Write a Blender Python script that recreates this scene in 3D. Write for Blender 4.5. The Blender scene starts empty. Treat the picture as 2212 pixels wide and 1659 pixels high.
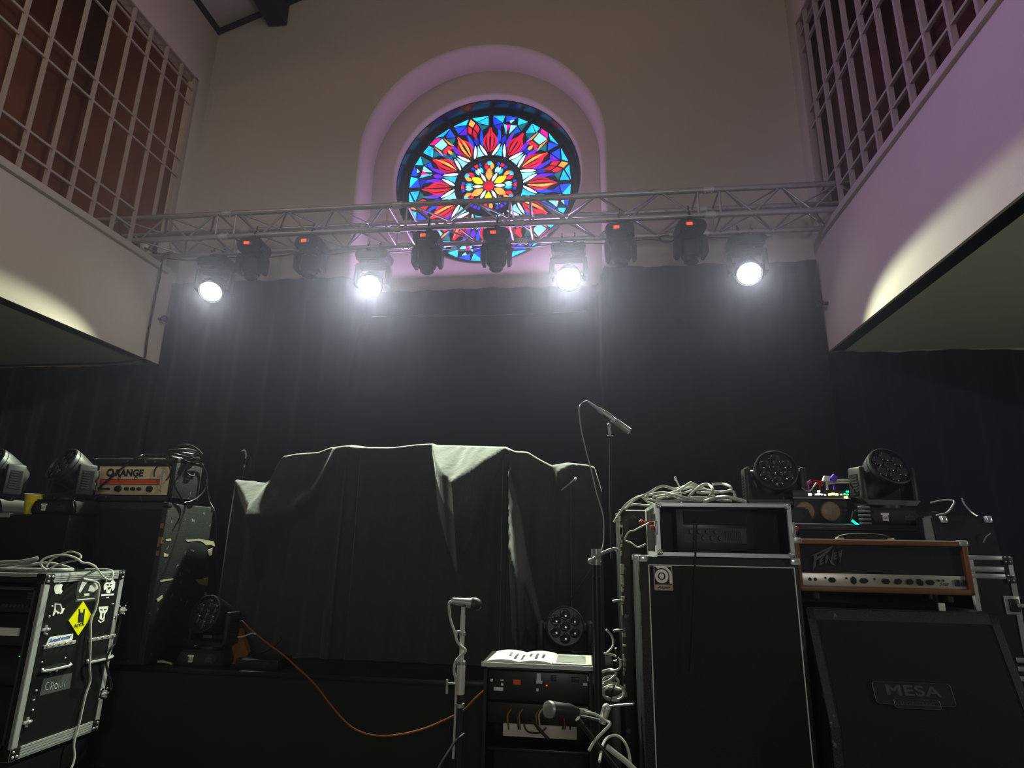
import bpy, bmesh, math, random
from mathutils import Vector, Matrix, Euler
import colorsys
random.seed(7)
scene = bpy.context.scene
COL = scene.collection
R = math.radians

# ---------------------------------------------------------------- camera from the photograph's vanishing points
FPX, CX, CY, EYE = 1320.0, 1106.0, 829.5, 1.24
_Y = Vector((164, 354, FPX)).normalized()
_Z = Vector((94, -4970, FPX)); _Z = (_Z - _Y * _Z.dot(_Y)).normalized()
_X = _Y.cross(_Z)

def ray(x, y):
    d = Vector((x - CX, y - CY, FPX))
    return Vector((_X.dot(d), _Y.dot(d), _Z.dot(d)))

def at(x, y, Y=None, X=None, Z=None):
    """point of the room seen at pixel (x, y), at depth Y or in the plane X or at height Z"""
    r = ray(x, y)
    t = Y / r.y if Y is not None else (X / r.x if X is not None else (Z - EYE) / r.z)
    return Vector((0, 0, EYE)) + r * t

cam_data = bpy.data.cameras.new('camera')
cam = bpy.data.objects.new('camera', cam_data)
COL.objects.link(cam)
cam_data.sensor_width = 36.0
cam_data.lens = FPX / 2212 * 36.0
cam_data.clip_start = 0.05
cam.matrix_world = Matrix(((_X.x, -_X.y, -_X.z, 0), (_Y.x, -_Y.y, -_Y.z, 0), (_Z.x, -_Z.y, -_Z.z, EYE), (0, 0, 0, 1)))
scene.camera = cam

# ---------------------------------------------------------------- materials
def lin(c):
    if isinstance(c, str):
        c = [int(c[i:i + 2], 16) / 255 for i in (0, 2, 4)]
    return [x / 12.92 if x <= .04045 else ((x + .055) / 1.055) ** 2.4 for x in c]

def mat(name, color, rough=.6, metal=0, mottle=.15, mscale=8, bump=0, bscale=60, spec=.5, emit=None, estr=0, sheen=0, wear=None, trans=0):
    m = bpy.data.materials.new(name); m.use_nodes = True
    nt = m.node_tree; N = nt.nodes; L = nt.links
    b = N['Principled BSDF']
    c = lin(color)
    b.inputs['Roughness'].default_value = rough
    b.inputs['Metallic'].default_value = metal
    b.inputs['Specular IOR Level'].default_value = spec
    if sheen: b.inputs['Sheen Weight'].default_value = sheen
    tc = N.new('ShaderNodeTexCoord')
    no = N.new('ShaderNodeTexNoise'); no.inputs['Scale'].default_value = mscale; no.inputs['Detail'].default_value = 4
    L.new(tc.outputs['Object'], no.inputs['Vector'])
    mx = N.new('ShaderNodeMix'); mx.data_type = 'RGBA'
    mx.inputs['A'].default_value = [x * (1 - mottle) for x in c] + [1]
    mx.inputs['B'].default_value = [min(1, x * (1 + mottle)) for x in c] + [1]
    L.new(no.outputs['Fac'], mx.inputs['Factor'])
    out = mx.outputs['Result']
    if wear:
        n2 = N.new('ShaderNodeTexNoise'); n2.inputs['Scale'].default_value = wear[1]; n2.inputs['Detail'].default_value = 8
        L.new(tc.outputs['Object'], n2.inputs['Vector'])
        rp = N.new('ShaderNodeValToRGB'); rp.color_ramp.elements[0].position = wear[2]; rp.color_ramp.elements[1].position = wear[2] + .03
        L.new(n2.outputs['Fac'], rp.inputs['Fac'])
        m2 = N.new('ShaderNodeMix'); m2.data_type = 'RGBA'
        L.new(rp.outputs['Color'], m2.inputs['Factor']); L.new(out, m2.inputs['A'])
        m2.inputs['B'].default_value = list(lin(wear[0])) + [1]
        out = m2.outputs['Result']
    L.new(out, b.inputs['Base Color'])
    if bump:
        n3 = N.new('ShaderNodeTexNoise'); n3.inputs['Scale'].default_value = bscale; n3.inputs['Detail'].default_value = 3
        L.new(tc.outputs['Object'], n3.inputs['Vector'])
        bp = N.new('ShaderNodeBump'); bp.inputs['Strength'].default_value = bump; bp.inputs['Distance'].default_value = .01
        L.new(n3.outputs['Fac'], bp.inputs['Height']); L.new(bp.outputs['Normal'], b.inputs['Normal'])
    if emit:
        b.inputs['Emission Color'].default_value = list(lin(emit)) + [1]
        b.inputs['Emission Strength'].default_value = estr
    return m

M = dict(
    wall=mat('plaster_wall', 'b7aca0', .85, mottle=.06, mscale=1.3, bump=.06, bscale=90),
    hall=mat('hall_floorboards', '8a7a66', .5, mottle=.2),
    floor=mat('black_stage_floor', '161616', .6, mottle=.3, bump=.05),
    soffit=mat('plaster_soffit', 'c4c2b6', .85, mottle=.05, mscale=1.2),
    ceil=mat('ceiling_board', 'a8a49a', .85, mottle=.06),
    beam=mat('dark_timber', '1a1416', .6, mottle=.3, mscale=5),
    lattice=mat('painted_lattice', '968a80', .7, mottle=.1),
    trim=mat('painted_trim', 'b0a59a', .7, mottle=.12, mscale=4),
    brown=mat('brown_panelling', '70452a', .6, mottle=.5, mscale=2.2),
    brown2=mat('red_brown_panelling', '5a3030', .6, mottle=.5, mscale=2.2),
    curtain=mat('black_curtain', '12111f', .9, mottle=.2, mscale=3, sheen=.3),
    frame=mat('dark_window_frame', '0b0a0e', .22, mottle=.2),
    lead=mat('window_lead', '08080c', .5, mottle=.2),
    alu=mat('aluminium', 'c2c5c6', .42, .55, mottle=.15, mscale=30),
    truss=mat('truss_aluminium', 'a9a7a9', .36, .65, mottle=.2, mscale=20),
    chrome=mat('chrome', 'd8dadc', .22, .6, mottle=.05),
    steel=mat('steel_hardware', 'a6a9aa', .38, .6, mottle=.2, mscale=40),
    satin=mat('satin_metal', 'd2d4d0', .38, .35, mottle=.06),
    headblack=mat('matt_black_housing', '070708', .55, mottle=.2, spec=.25),
    plastic=mat('black_plastic', '141416', .38, mottle=.2),
    plastic2=mat('dark_grey_plastic', '222326', .45, mottle=.2),
    tolex=mat('black_tolex', '18181a', .55, mottle=.3, mscale=50, bump=.35, bscale=180),
    tolexworn=mat('worn_tolex', '232526', .5, mottle=.4, mscale=30, bump=.3, bscale=160, wear=('6f716c', 22, .66)),
    grille=mat('speaker_grille_cloth', '101013', .8, mottle=.3, mscale=150, bump=.3, bscale=300),
    grille2=mat('grey_black_grille_cloth', '1b1b20', .8, mottle=.3, mscale=150, bump=.3, bscale=300),
    laminate=mat('black_laminate', '111112', .4, mottle=.25, mscale=25, bump=.06, bscale=200),
    rubber=mat('black_rubber', '0f0f10', .6, mottle=.2),
    cable=mat('black_cable', '1c1c1c', .35, mottle=.1),
    cablegrey=mat('grey_cable', '8a8c88', .4, mottle=.1),
    cablewhite=mat('pale_cable', 'b9bbb2', .4, mottle=.1),
    cableorange=mat('orange_cable', '8a4c26', .5, mottle=.1),
    white=mat('white_print', 'e4e6e0', .5, mottle=.04),
    paper=mat('white_paper', 'e8e9e2', .8, mottle=.03),
    ink=mat('dark_ink', '101010', .7, mottle=.1),
    cream=mat('cream_panel', 'd9c9a4', .45, mottle=.12, mscale=14),
    orange=mat('orange_stripe', 'd8501a', .5, mottle=.1),
    ored=mat('orange_label', 'e0641e', .6, mottle=.1),
    wood=mat('orange_stained_wood', '704420', .45, mottle=.35, mscale=12),
    gold=mat('cream_piping', 'c8b890', .5, mottle=.1),
    yellow=mat('yellow_sign', 'e6e400', .4, mottle=.04, emit='e6e400', estr=0),
    tape=mat('grey_gaffer_tape', '3c3e40', .7, mottle=.2, mscale=60),
    blue=mat('blue_print', '4a63b0', .5, mottle=.05),
    red=mat('red_plastic', 'a01c20', .4, mottle=.1),
    pink=mat('pink_tape', 'e050a0', .5, mottle=.1),
    purple=mat('purple_tape', '6a40d0', .5, mottle=.1),
    tan=mat('tan_cardboard', 'b08a4a', .7, mottle=.2),
    amber=mat('amber_plastic', '8a5a14', .4, mottle=.3),
    tear=mat('torn_board', 'b8ad94', .8, mottle=.35, mscale=60),
    tearw=mat('bare_wood', '8f6a38', .8, mottle=.35, mscale=40),
    cloth=mat('black_drum_cloth', '2a2c2c', .75, mottle=.25, mscale=14, bump=.25, bscale=40, sheen=.4),
    riser=mat('green_black_riser', '1b221c', .85, mottle=.3, mscale=6),
    lens=mat('lamp_lens', '2a2a2c', .12, mottle=.2, spec=.8),
    honey=mat('honeycomb_lamp', '8a7a5c', .45, mottle=.5, mscale=90),
    silver=mat('silver_panel', 'b9b4a8', .35, .6, mottle=.25, mscale=6),
    dimpanel=mat('dim_control_panel', '2e3030', .5, .3, mottle=.3, mscale=30),
    badge=mat('dull_badge', '565c5a', .4, .6, mottle=.2, mscale=40),
    powerstrip=mat('pale_power_strip', 'c9c8b8', .6, mottle=.08),
    lit=mat('lit_lamp_face', 'ffffff', .5, emit='fdfff0', estr=14),
    ledred=mat('red_display', '300000', .4, emit='ff2a08', estr=5),
    ledgreen=mat('green_led', '003010', .4, emit='20ff60', estr=5),
    ledteal=mat('teal_led', '003020', .4, emit='10f0b8', estr=1.6),
    ledyellow=mat('yellow_led', '403000', .4, emit='fff070', estr=5),
    ledwhite=mat('white_led', '404040', .4, emit='f8ffe8', estr=5),
    ledblue=mat('blue_led', '000040', .4, emit='1010ff', estr=4),
    orangecup=mat('yellow_cup_print', 'd8c818', .5, mottle=.45, mscale=28),
    device=mat('beige_device', 'cfcabd', .5, mottle=.1),
    orangechair=mat('orange_board', 'd08050', .6, mottle=.15),
)

# ---------------------------------------------------------------- mesh builder
class MB:
    def __init__(s):
        s.bm = bmesh.new(); s.mats = []; s.mi = 0; s.T = Matrix.Identity(4)
    def use(s, m):
        if m not in s.mats: s.mats.append(m)
        s.mi = s.mats.index(m); return s
    def _f(s, faces, smooth):
        for f in faces:
            f.material_index = s.mi; f.smooth = smooth
    def face(s, pts):
        f = s.bm.faces.new([s.bm.verts.new(s.T @ Vector(p)) for p in pts]); f.material_index = s.mi; return f
    def box(s, x0, x1, y0, y1, z0, z1, bevel=0, rot=None, seg=2):
        c = Vector(((x0 + x1) / 2, (y0 + y1) / 2, (z0 + z1) / 2))
        m = Matrix.Translation(c)
        if rot is not None: m = m @ (rot if isinstance(rot, Matrix) else Euler(rot).to_matrix().to_4x4())
        m = s.T @ m @ Matrix.Diagonal((x1 - x0, y1 - y0, z1 - z0, 1))
        r = bmesh.ops.create_cube(s.bm, size=1, matrix=m)
        vs = r['verts']; fs = {f for v in vs for f in v.link_faces}
        s._f(fs, False)
        if bevel:
            es = {e for v in vs for e in v.link_edges}
            rr = bmesh.ops.bevel(s.bm, geom=list(es), offset=bevel, segments=seg, affect='EDGES', profile=.5)
            s._f(rr['faces'], True)
        return s
    def cyl(s, p0, p1, r0, r1=None, seg=14, caps=True):
        p0 = Vector(p0); p1 = Vector(p1); r1 = r0 if r1 is None else r1
        d = p1 - p0
        q = d.to_track_quat('Z', 'Y').to_matrix().to_4x4()
        m = s.T @ Matrix.Translation((p0 + p1) / 2) @ q
        r = bmesh.ops.create_cone(s.bm, cap_ends=caps, segments=seg, radius1=max(r0, 1e-5), radius2=max(r1, 1e-5), depth=d.length, matrix=m)
        s._f({f for v in r['verts'] for f in v.link_faces}, True); return s
    def sphere(s, c, r, seg=12, scale=(1, 1, 1)):
        m = s.T @ Matrix.Translation(Vector(c)) @ Matrix.Diagonal((*scale, 1))
        r = bmesh.ops.create_uvsphere(s.bm, u_segments=seg, v_segments=max(6, seg // 2), radius=r, matrix=m)
        s._f({f for v in r['verts'] for f in v.link_faces}, True); return s
    def tube(s, pts, r, seg=8, closed=False, sub=0):
        pts = [Vector(p) for p in pts]
        if sub: pts = spline(pts, sub, closed)
        n = len(pts); rings = []
        up = None
        for i, p in enumerate(pts):
            a = pts[(i - 1) % n] if (closed or i) else p
            b = pts[(i + 1) % n] if (closed or i < n - 1) else p
            t = (b - a).normalized() if (b - a).length > 1e-9 else Vector((0, 0, 1))
            if up is None:
                up = Vector((0, 0, 1)) if abs(t.z) < .9 else Vector((1, 0, 0))
            x = up - t * up.dot(t)
            if x.length < 1e-5: x = t.orthogonal()
            x.normalize(); y = t.cross(x); up = x
            rr = r[i] if isinstance(r, (list, tuple)) else r
            rings.append([s.bm.verts.new(s.T @ (p + (x * math.cos(k * 2 * math.pi / seg) + y * math.sin(k * 2 * math.pi / seg)) * rr)) for k in range(seg)])
        fs = []
        for i in range(n if closed else n - 1):
            A, B = rings[i], rings[(i + 1) % n]
            for k in range(seg):
                fs.append(s.bm.faces.new((A[k], A[(k + 1) % seg], B[(k + 1) % seg], B[k])))
        if not closed:
            fs.append(s.bm.faces.new(rings[0][::-1])); fs.append(s.bm.faces.new(rings[-1]))
        s._f(fs, True); return s
    def lathe(s, prof, seg=24, cap0=True, cap1=True):
        rings = []
        for r, z in prof:
            rings.append([s.bm.verts.new(s.T @ Vector((r * math.cos(k * 2 * math.pi / seg), r * math.sin(k * 2 * math.pi / seg), z))) for k in range(seg)])
        fs = []
        for A, B in zip(rings, rings[1:]):
            for k in range(seg): fs.append(s.bm.faces.new((A[k], A[(k + 1) % seg], B[(k + 1) % seg], B[k])))
        s._f(fs, True)
        cs = []
        if cap0: cs.append(s.bm.faces.new(rings[0][::-1]))
        if cap1: cs.append(s.bm.faces.new(rings[-1]))
        s._f(cs, False); return s
    def prism(s, poly, d0, d1, axis='Z'):
        """extrude a 2-D outline between two offsets along an axis; for 'Y' the outline is (x, z), for 'X' it is (y, z)"""
        def P(a, b, d):
            return Vector((a, b, d)) if axis == 'Z' else (Vector((a, d, b)) if axis == 'Y' else Vector((d, a, b)))
        A = [s.bm.verts.new(s.T @ P(a, b, d0)) for a, b in poly]
        B = [s.bm.verts.new(s.T @ P(a, b, d1)) for a, b in poly]
        n = len(poly); fs = [s.bm.faces.new(A), s.bm.faces.new(B[::-1])]
        for i in range(n): fs.append(s.bm.faces.new((A[(i + 1) % n], A[i], B[i], B[(i + 1) % n])))
        s._f(fs, False); return s
    def mesh(s, me, T):
        n0 = len(s.bm.faces)
        v0 = len(s.bm.verts)
        s.bm.from_mesh(me)
        s.bm.verts.ensure_lookup_table(); s.bm.faces.ensure_lookup_table()
        for v in s.bm.verts[v0:]: v.co = s.T @ T @ v.co
        s._f(s.bm.faces[n0:], False); return s
    def text(s, body, size, T, ext=.0006, shear=0, spacing=1.0, align='CENTER', bold=0):
        cu = bpy.data.curves.new('lettering', 'FONT')
        cu.body = body; cu.size = size; cu.extrude = ext; cu.shear = shear; cu.space_character = spacing
        cu.align_x = align; cu.align_y = 'CENTER'; cu.offset = bold
        o = bpy.data.objects.new('lettering', cu); COL.objects.link(o)
        bpy.context.view_layer.update()
        dg = bpy.context.evaluated_depsgraph_get()
        me = bpy.data.meshes.new_from_object(o.evaluated_get(dg))
        s.mesh(me, T)
        bpy.data.objects.remove(o); bpy.data.curves.remove(cu); bpy.data.meshes.remove(me); return s
    def build(s, name, m=None, parent=None, loc=None, sharp=38, fixn=True):
        if fixn: bmesh.ops.recalc_face_normals(s.bm, faces=s.bm.faces)
        me = bpy.data.meshes.new(name); s.bm.to_mesh(me); s.bm.free()
        if m is not None and not s.mats: me.materials.append(m)
        for k in s.mats: me.materials.append(k)
        try: me.set_sharp_from_angle(angle=R(sharp))
        except Exception: pass
        o = bpy.data.objects.new(name, me); COL.objects.link(o)
        if parent is not None: o.parent = parent
        if loc is not None: o.location = loc
        return o

def spline(pts, sub, closed=False):
    n = len(pts); out = []
    for i in range(n if closed else n - 1):
        g = (lambda k: pts[k % n]) if closed else (lambda k: pts[min(max(k, 0), n - 1)])
        a, b, c, d = g(i - 1), g(i), g(i + 1), g(i + 2)
        for k in range(sub):
            t = k / sub
            out.append(.5 * ((2 * b) + (c - a) * t + (2 * a - 5 * b + 4 * c - d) * t * t + (3 * b - a - 3 * c + d) * t ** 3))
    if not closed: out.append(pts[-1])
    return out

def tag(o, label, cat, group=None, kind=None):
    o['label'] = label; o['category'] = cat
    if group: o['group'] = group
    if kind: o['kind'] = kind
    return o
def thing(name, label, cat, loc=(0, 0, 0), rz=0, group=None):
    o = bpy.data.objects.new(name, None); COL.objects.link(o)
    o.empty_display_size = .1; o.location = loc; o.rotation_euler = (0, 0, rz)
    return tag(o, label, cat, group)
def struct(o, label=None, cat=None):
    o['kind'] = 'structure'
    if label: o['label'] = label; o['category'] = cat or 'wall'
    return o
def copy_tree(o, parent=None):
    c = o.copy(); COL.objects.link(c)
    if parent is not None: c.parent = parent
    for ch in list(o.children): copy_tree(ch, c)
    return c
def RotX(a): return Matrix.Rotation(a, 4, 'X')
def RotY(a): return Matrix.Rotation(a, 4, 'Y')
def RotZ(a): return Matrix.Rotation(a, 4, 'Z')
def Tr(x, y, z): return Matrix.Translation((x, y, z))
# text frames: FRONT faces the audience (-Y), SIDE faces stage left-to-right (+X)
FRONT = RotX(R(90))
SIDE = RotZ(R(90)) @ RotX(R(90))
def cable(pts, r, m, label, name='cable', cat='cable', sub=6, group=None, seg=7):
    b = MB(); b.tube(pts, r, seg=seg, sub=sub)
    return tag(b.build(name, m), label, cat, group)

# ================================================================ THE HALL
XL, XR, YB = -3.9, 1.945, 5.0            # balcony fronts and rear wall
NX, NR, NSP = -0.985, 1.205, 4.925       # arched niche: centre, half width, springing height
NY = 5.30                                # back of the niche
WX, WZ, WR, WY = -0.967, 4.83, 0.945, 5.50   # round window
RIDGE, EAVE, SLOPE = -0.98, 6.56, 0.41

b = MB(); b.use(M['floor']); b.box(-7, 5.5, 1.2, 5.6, -.12, 0); b.use(M['hall']); b.box(-7, 5.5, -4, 1.2, -.12, -.02)
struct(b.build('floor', None), 'black stage floor under the equipment', 'floor')

# rear wall with the arched niche and the round opening
def niche_outline(o=0.0, n=32, z0=0.0):
    r = NR - o
    pts = [(NX - r, z0)]
    pts += [(NX - r * math.cos(math.pi * k / n), NSP + r * math.sin(math.pi * k / n)) for k in range(n + 1)]
    pts.append((NX + r, z0)); return pts
b = MB()
out = niche_outline()
mid = len(out) // 2
ztop = 8.4
b.face([(-6.5, YB, 0)] + [(x, YB, z) for x, z in out[:mid + 1]] + [(NX, YB, ztop), (-6.5, YB, ztop)])
b.face([(5.2, YB, 0), (5.2, YB, ztop), (NX, YB, ztop)] + [(x, YB, z) for x, z in out[mid:]])
prof = [(0, YB)] + [(.05 * math.sin(t), YB + .16 * (1 - math.cos(t))) for t in [R(a) for a in (15, 30, 45, 60, 75, 90)]] + [(.052, NY)]
rows = [[b.bm.verts.new((x, y, z)) for x, z in niche_outline(o)] for o, y in prof]
for A, B in zip(rows, rows[1:]):
    for i in range(len(A) - 1):
        f = b.bm.faces.new((A[i], A[i + 1], B[i + 1], B[i])); f.smooth = True
# back of the niche, a ring between its outline and the round opening
NB = 72
def niche_hit(a):
    r0 = NR - .052; d = Vector((math.cos(a), math.sin(a))); best = 9
    for t in [k * .005 for k in range(100, 1200)]:
        x, z = WX + d.x * t, WZ + d.y * t
        inside = abs(x - NX) < r0 and z > 0 and (z < NSP or (x - NX) ** 2 + (z - NSP) ** 2 < r0 * r0)
        if not inside: return (x, z)
    return (x, z)
c0 = [b.bm.verts.new((WX + (WR + .03) * math.cos(2 * math.pi * k / NB), NY, WZ + (WR + .03) * math.sin(2 * math.pi * k / NB))) for k in range(NB)]
c1 = []
for k in range(NB):
    x, z = niche_hit(2 * math.pi * k / NB); c1.append(b.bm.verts.new((x, NY, z)))
for k in range(NB): b.bm.faces.new((c0[k], c0[(k + 1) % NB], c1[(k + 1) % NB], c1[k]))
# rounded plaster lip of the opening
lip = [(WR + .03 - .03 * math.sin(t), NY + .05 * (1 - math.cos(t))) for t in [R(a) for a in (0, 18, 36, 54, 72, 90)]] + [(WR, NY + .07)]
prev = c0
for r, y in lip[1:]:
    cur = [b.bm.verts.new((WX + r * math.cos(2 * math.pi * k / NB), y, WZ + r * math.sin(2 * math.pi * k / NB))) for k in range(NB)]
    for k in range(NB):
        f = b.bm.faces.new((prev[k], prev[(k + 1) % NB], cur[(k + 1) % NB], cur[k])); f.smooth = True
    prev = cur
struct(b.build('wall_back', M['wall'], sharp=60), 'pale plaster rear wall with an arched niche round the stained glass window', 'wall')

# ---------------------------------------------------------------- stained glass rose window
win = thing('window_1', 'round stained glass rose window in the arched niche', 'window', (WX, WY, WZ)); win['kind'] = 'structure'
b = MB()
b.T = RotX(R(90))           # lathe axis -> depth; local z is -Y
b.lathe([(WR + .001, .13), (WR - .012, .13), (WR - .03, .02), (.885, .02), (.885, -.03), (WR + .06, -.03), (WR + .06, .0), (WR + .001, .0)], seg=72, cap0=False, cap1=False)
b.build('frame', M['frame'], win)
b = MB(); b.T = RotX(R(90)); b.lathe([(.9, -.012), (.9, -.006)], seg=72)
b.build('leading', M['lead'], win)
GLASS = dict(c=('18a8ff', 1.5), w=('d8f4ff', 2.0), b=('1440f0', 1.3), B=('1420b0', 1.0), r=('ff1638', 1.3), R_=('c00a2c', 1.0), o=('ff8a3c', 1.5), y=('ffc814', 1.5), p=('6a18e0', 1.1), t=('0a6a78', .8), m=('f01488', 1.1), l=('70d8ff', 1.8))
GM = {}
for k, (h, s) in GLASS.items():
    m = bpy.data.materials.new('stained_glass_' + k.lower()); m.use_nodes = True
    nt = m.node_tree; bs = nt.nodes['Principled BSDF']
    bs.inputs['Base Color'].default_value = [x * .15 for x in lin(h)] + [1]
    bs.inputs['Roughness'].default_value = .2
    tc = nt.nodes.new('ShaderNodeTexCoord'); no = nt.nodes.new('ShaderNodeTexNoise'); no.inputs['Scale'].default_value = 9
    nt.links.new(tc.outputs['Object'], no.inputs['Vector'])
    mr = nt.nodes.new('ShaderNodeMapRange'); mr.inputs['From Min'].default_value = .3; mr.inputs['From Max'].default_value = .7
    mr.inputs['To Min'].default_value = s * .85; mr.inputs['To Max'].default_value = s * 1.9
    nt.links.new(no.outputs['Fac'], mr.inputs['Value']); nt.links.new(mr.outputs['Result'], bs.inputs['Emission Strength'])
    bs.inputs['Emission Color'].default_value = lin(h) + [1]
    GM[k] = m
gl = MB()
def pane(col, pts, gap=.008, sub=True):
    """pts in polar form (degrees clockwise from the sector axis, radius / glass radius); returns a thin glass piece"""
    P = [Vector((r * .885 * math.sin(R(a)), r * .885 * math.cos(R(a)))) for a, r in pts]
    c = sum(P, Vector((0, 0))) / len(P)
    Q = []
    for p in P:
        d = p - c; L = d.length
        Q.append(c + d * max(.35, (L - gap * 1.25) / max(L, 1e-4)))
    gl.use(GM[col]); gl.prism([(q.x, q.y) for q in Q], -.012, -.004, 'Y')
def leaf(col, a0, r0, a1, r1, w, n=5, gap=.006, bias=.5, bow=0, front=-.012):
    """a leaf-shaped piece from one polar point to another"""
    p0 = Vector((r0 * math.sin(R(a0)), r0 * math.cos(R(a0)))); p1 = Vector((r1 * math.sin(R(a1)), r1 * math.cos(R(a1))))
    d = p1 - p0; nrm = Vector((-d.y, d.x)).normalized(); pts = []
    for k in range(n + 1):
        t = k / n; pts.append(p0 + d * t + nrm * bow * math.sin(math.pi * t) + nrm * w * math.sin(math.pi * t ** (bias * 2)))
    for k in range(n - 1, 0, -1):
        t = k / n; pts.append(p0 + d * t + nrm * bow * math.sin(math.pi * t) - nrm * w * math.sin(math.pi * t ** (bias * 2)))
    gl.use(GM[col]); gl.prism([(p.x * .885, p.y * .885) for p in pts], front, -.004, 'Y')
rw = random.Random(3)
# outer blue border seen dimly
for s in range(12):
    A = s * 30
    ch = lambda *k: rw.choice(k)
    # --- centre rosette: flame shapes and pale ovals in turn
    if s % 2 == 0:
        leaf('y' if s % 4 else 'o', A, .075, A, .235, .040)
        leaf('o' if s % 4 else 'r', A - 6.5, .215, A - 5.5, .315, .022, bow=.006); leaf('r' if s % 4 else 'o', A + 6.5, .215, A + 5.5, .315, .022, bow=-.006)
        pane('c', [(A - 3.5, .275), (A + 3.5, .275), (A + 5.5, .325), (A, .335), (A - 5.5, .325)], gap=.004)
    else:
        leaf('w', A, .07, A, .19, .016)
        leaf('l', A - 8, .19, A - 6.5, .275, .017); leaf('c', A + 8, .19, A + 6.5, .275, .017)
        leaf('w' if s % 3 else 'l', A, .20, A, .275, .014)
        pane(ch('r', 'p', 'm'), [(A - 4, .29), (A + 4, .29), (A + 5, .33), (A - 5, .33)], gap=.004)
        pane('b', [(A - 12, .285), (A - 6, .285), (A - 7, .33), (A - 12, .33)], gap=.004); pane('b', [(A + 12, .285), (A + 6, .285), (A + 7, .33), (A + 12, .33)], gap=.004)
    # --- ring of pale triangles with white leaves, centred between the petals
    T = A + 15
    pane('l' if s % 3 else 'c', [(T - 9.5, .375), (T, .382), (T + 9.5, .375), (T + 4.6, .44), (T, .57), (T - 4.6, .44)], gap=.004)
    leaf('w', T - 12.3, .395, T - 2.6, .575, .0155, bow=-.004); leaf('w', T + 12.3, .395, T + 2.6, .575, .0155, bow=.004)
    # --- red petals on the axis, split into slivers
    for q_, col, bw_ in ((-1, ch('r', 'o', 'r'), .020), (1, ch('r', 'o', 'r'), .020), (-1, 'R_', .054), (1, 'r', .054)):
        leaf(col, A + q_ * (.9 if bw_ < .03 else 2.6), .455 if bw_ < .03 else .47, A + q_ * (.5 if bw_ < .03 else 1.4), .785 if bw_ < .03 else .735, .0135, n=7, bow=-q_ * bw_)
    leaf('r', A - .35, .66, A - .3, .80, .008, bow=.008); leaf('r', A + .35, .66, A + .3, .80, .008, bow=-.008)
    # --- violet and blue streaks either side of each petal
    leaf(ch('B', 't'), A - 11.8, .60, A - 6.5, .84, .017, front=-.008); leaf(ch('B', 'b'), A + 11.8, .60, A + 6.5, .84, .017, front=-.008)
    leaf(ch('p', 'b'), A - 9.6, .53, A - 8.6, .76, .020, front=-.010); leaf(ch('p', 't', 'b'), A + 9.6, .53, A + 8.6, .76, .020, front=-.010)
    leaf(ch('t', 'p', 'B'), T, .575, T, .70, .030, front=-.006)
    # --- outer panel between two spokes, three designs in turn
    kind = s % 3
    lo, hi = T - 13.6, T + 13.6
    if kind == 0:      # star
        pane('c', [(lo, .955), (T - 4, .965), (T - 5, .86)]); pane('b', [(T - 4, .965), (T + 5, .965), (T - 3, .87)])
        pane('c', [(T + 5, .965), (hi, .955), (T + 7, .86)]); pane('b', [(lo, .955), (T - 5, .86), (lo + .6, .82)])
        pane('c', [(T - 5, .86), (T - 1, .84), (T + 1, .70)]); pane('l', [(T + 7, .86), (T + 1.5, .85), (T + 3, .72)])
        pane('B', [(lo + .6, .82), (T - 5, .85), (T - 6, .74)]); pane('t', [(hi, .955), (T + 7, .86), (hi - 1, .80)])
        pane('m', [(T - 4, .84), (T + 3, .855), (T, .75)]); pane('b', [(T + 7, .85), (hi - 1, .8), (T + 7, .73)])
        pane('l', [(T - 1, .90), (T + 3.5, .93), (T + 1, .865)])
    elif kind == 1:    # square
        pane('l', [(T - 4.5, .90), (T + 4.5, .90), (T + 4, .78), (T - 4, .78)])
        pane('m', [(T - 6, .955), (T + 1, .965), (T + 4.5, .905), (T - 4.5, .905)]); pane('c', [(T + 1, .967), (hi, .955), (T + 6, .905)])
        pane('c', [(lo, .955), (T - 6, .957), (T - 6, .87)]); pane('c', [(lo, .955), (T - 6.5, .87), (lo, .80)])
        pane('o', [(T - 5.2, .90), (T - 4.5, .77), (T - 7.5, .70)]); pane('o', [(T + 5.2, .90), (T + 4.5, .77), (T + 7.5, .70)])
        pane('r', [(T - 4.2, .765), (T + 4.2, .765), (T + 6.5, .69), (T, .73), (T - 6.5, .69)])
        pane('b', [(hi, .955), (T + 6.5, .88), (hi, .80)]); pane('t', [(lo, .80), (T - 6.5, .86), (T - 8, .74)])
        pane('t', [(hi, .79), (T + 6.5, .86), (T + 8, .74)]); leaf('o', T, .64, T, .72, .02)
    else:              # kite
        pane('o', [(T, .965), (T + 3.2, .89), (T, .83), (T - 3.2, .89)])
        pane('r', [(T - 3.6, .88), (T - .3, .82), (T - 3, .74), (T - 6, .79)]); pane('r', [(T + 3.6, .88), (T + .3, .82), (T + 3, .74), (T + 6, .79)])
        pane('R_', [(T, .81), (T + 2.8, .74), (T, .64), (T - 2.8, .74)])
        pane('c', [(lo, .955), (T - 1, .967), (T - 4, .895)]); pane('c', [(T + 1, .967), (hi, .955), (T + 4, .895)])
        pane('b', [(lo, .945), (T - 4.3, .885), (lo, .82)]); pane('c', [(hi, .945), (T + 4.3, .885), (hi, .82)])
        pane('p', [(lo, .81), (T - 4.5, .87), (T - 7, .76)]); pane('t', [(hi, .81), (T + 4.5, .87), (T + 7, .76)])
gl.use(GM['R_']); gl.prism([(.062 * .885 * math.cos(k * math.pi / 8), .062 * .885 * math.sin(k * math.pi / 8)) for k in range(16)], -.012, -.004, 'Y')
o = gl.build('stained_glass', None, win)
b = MB()
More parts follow.
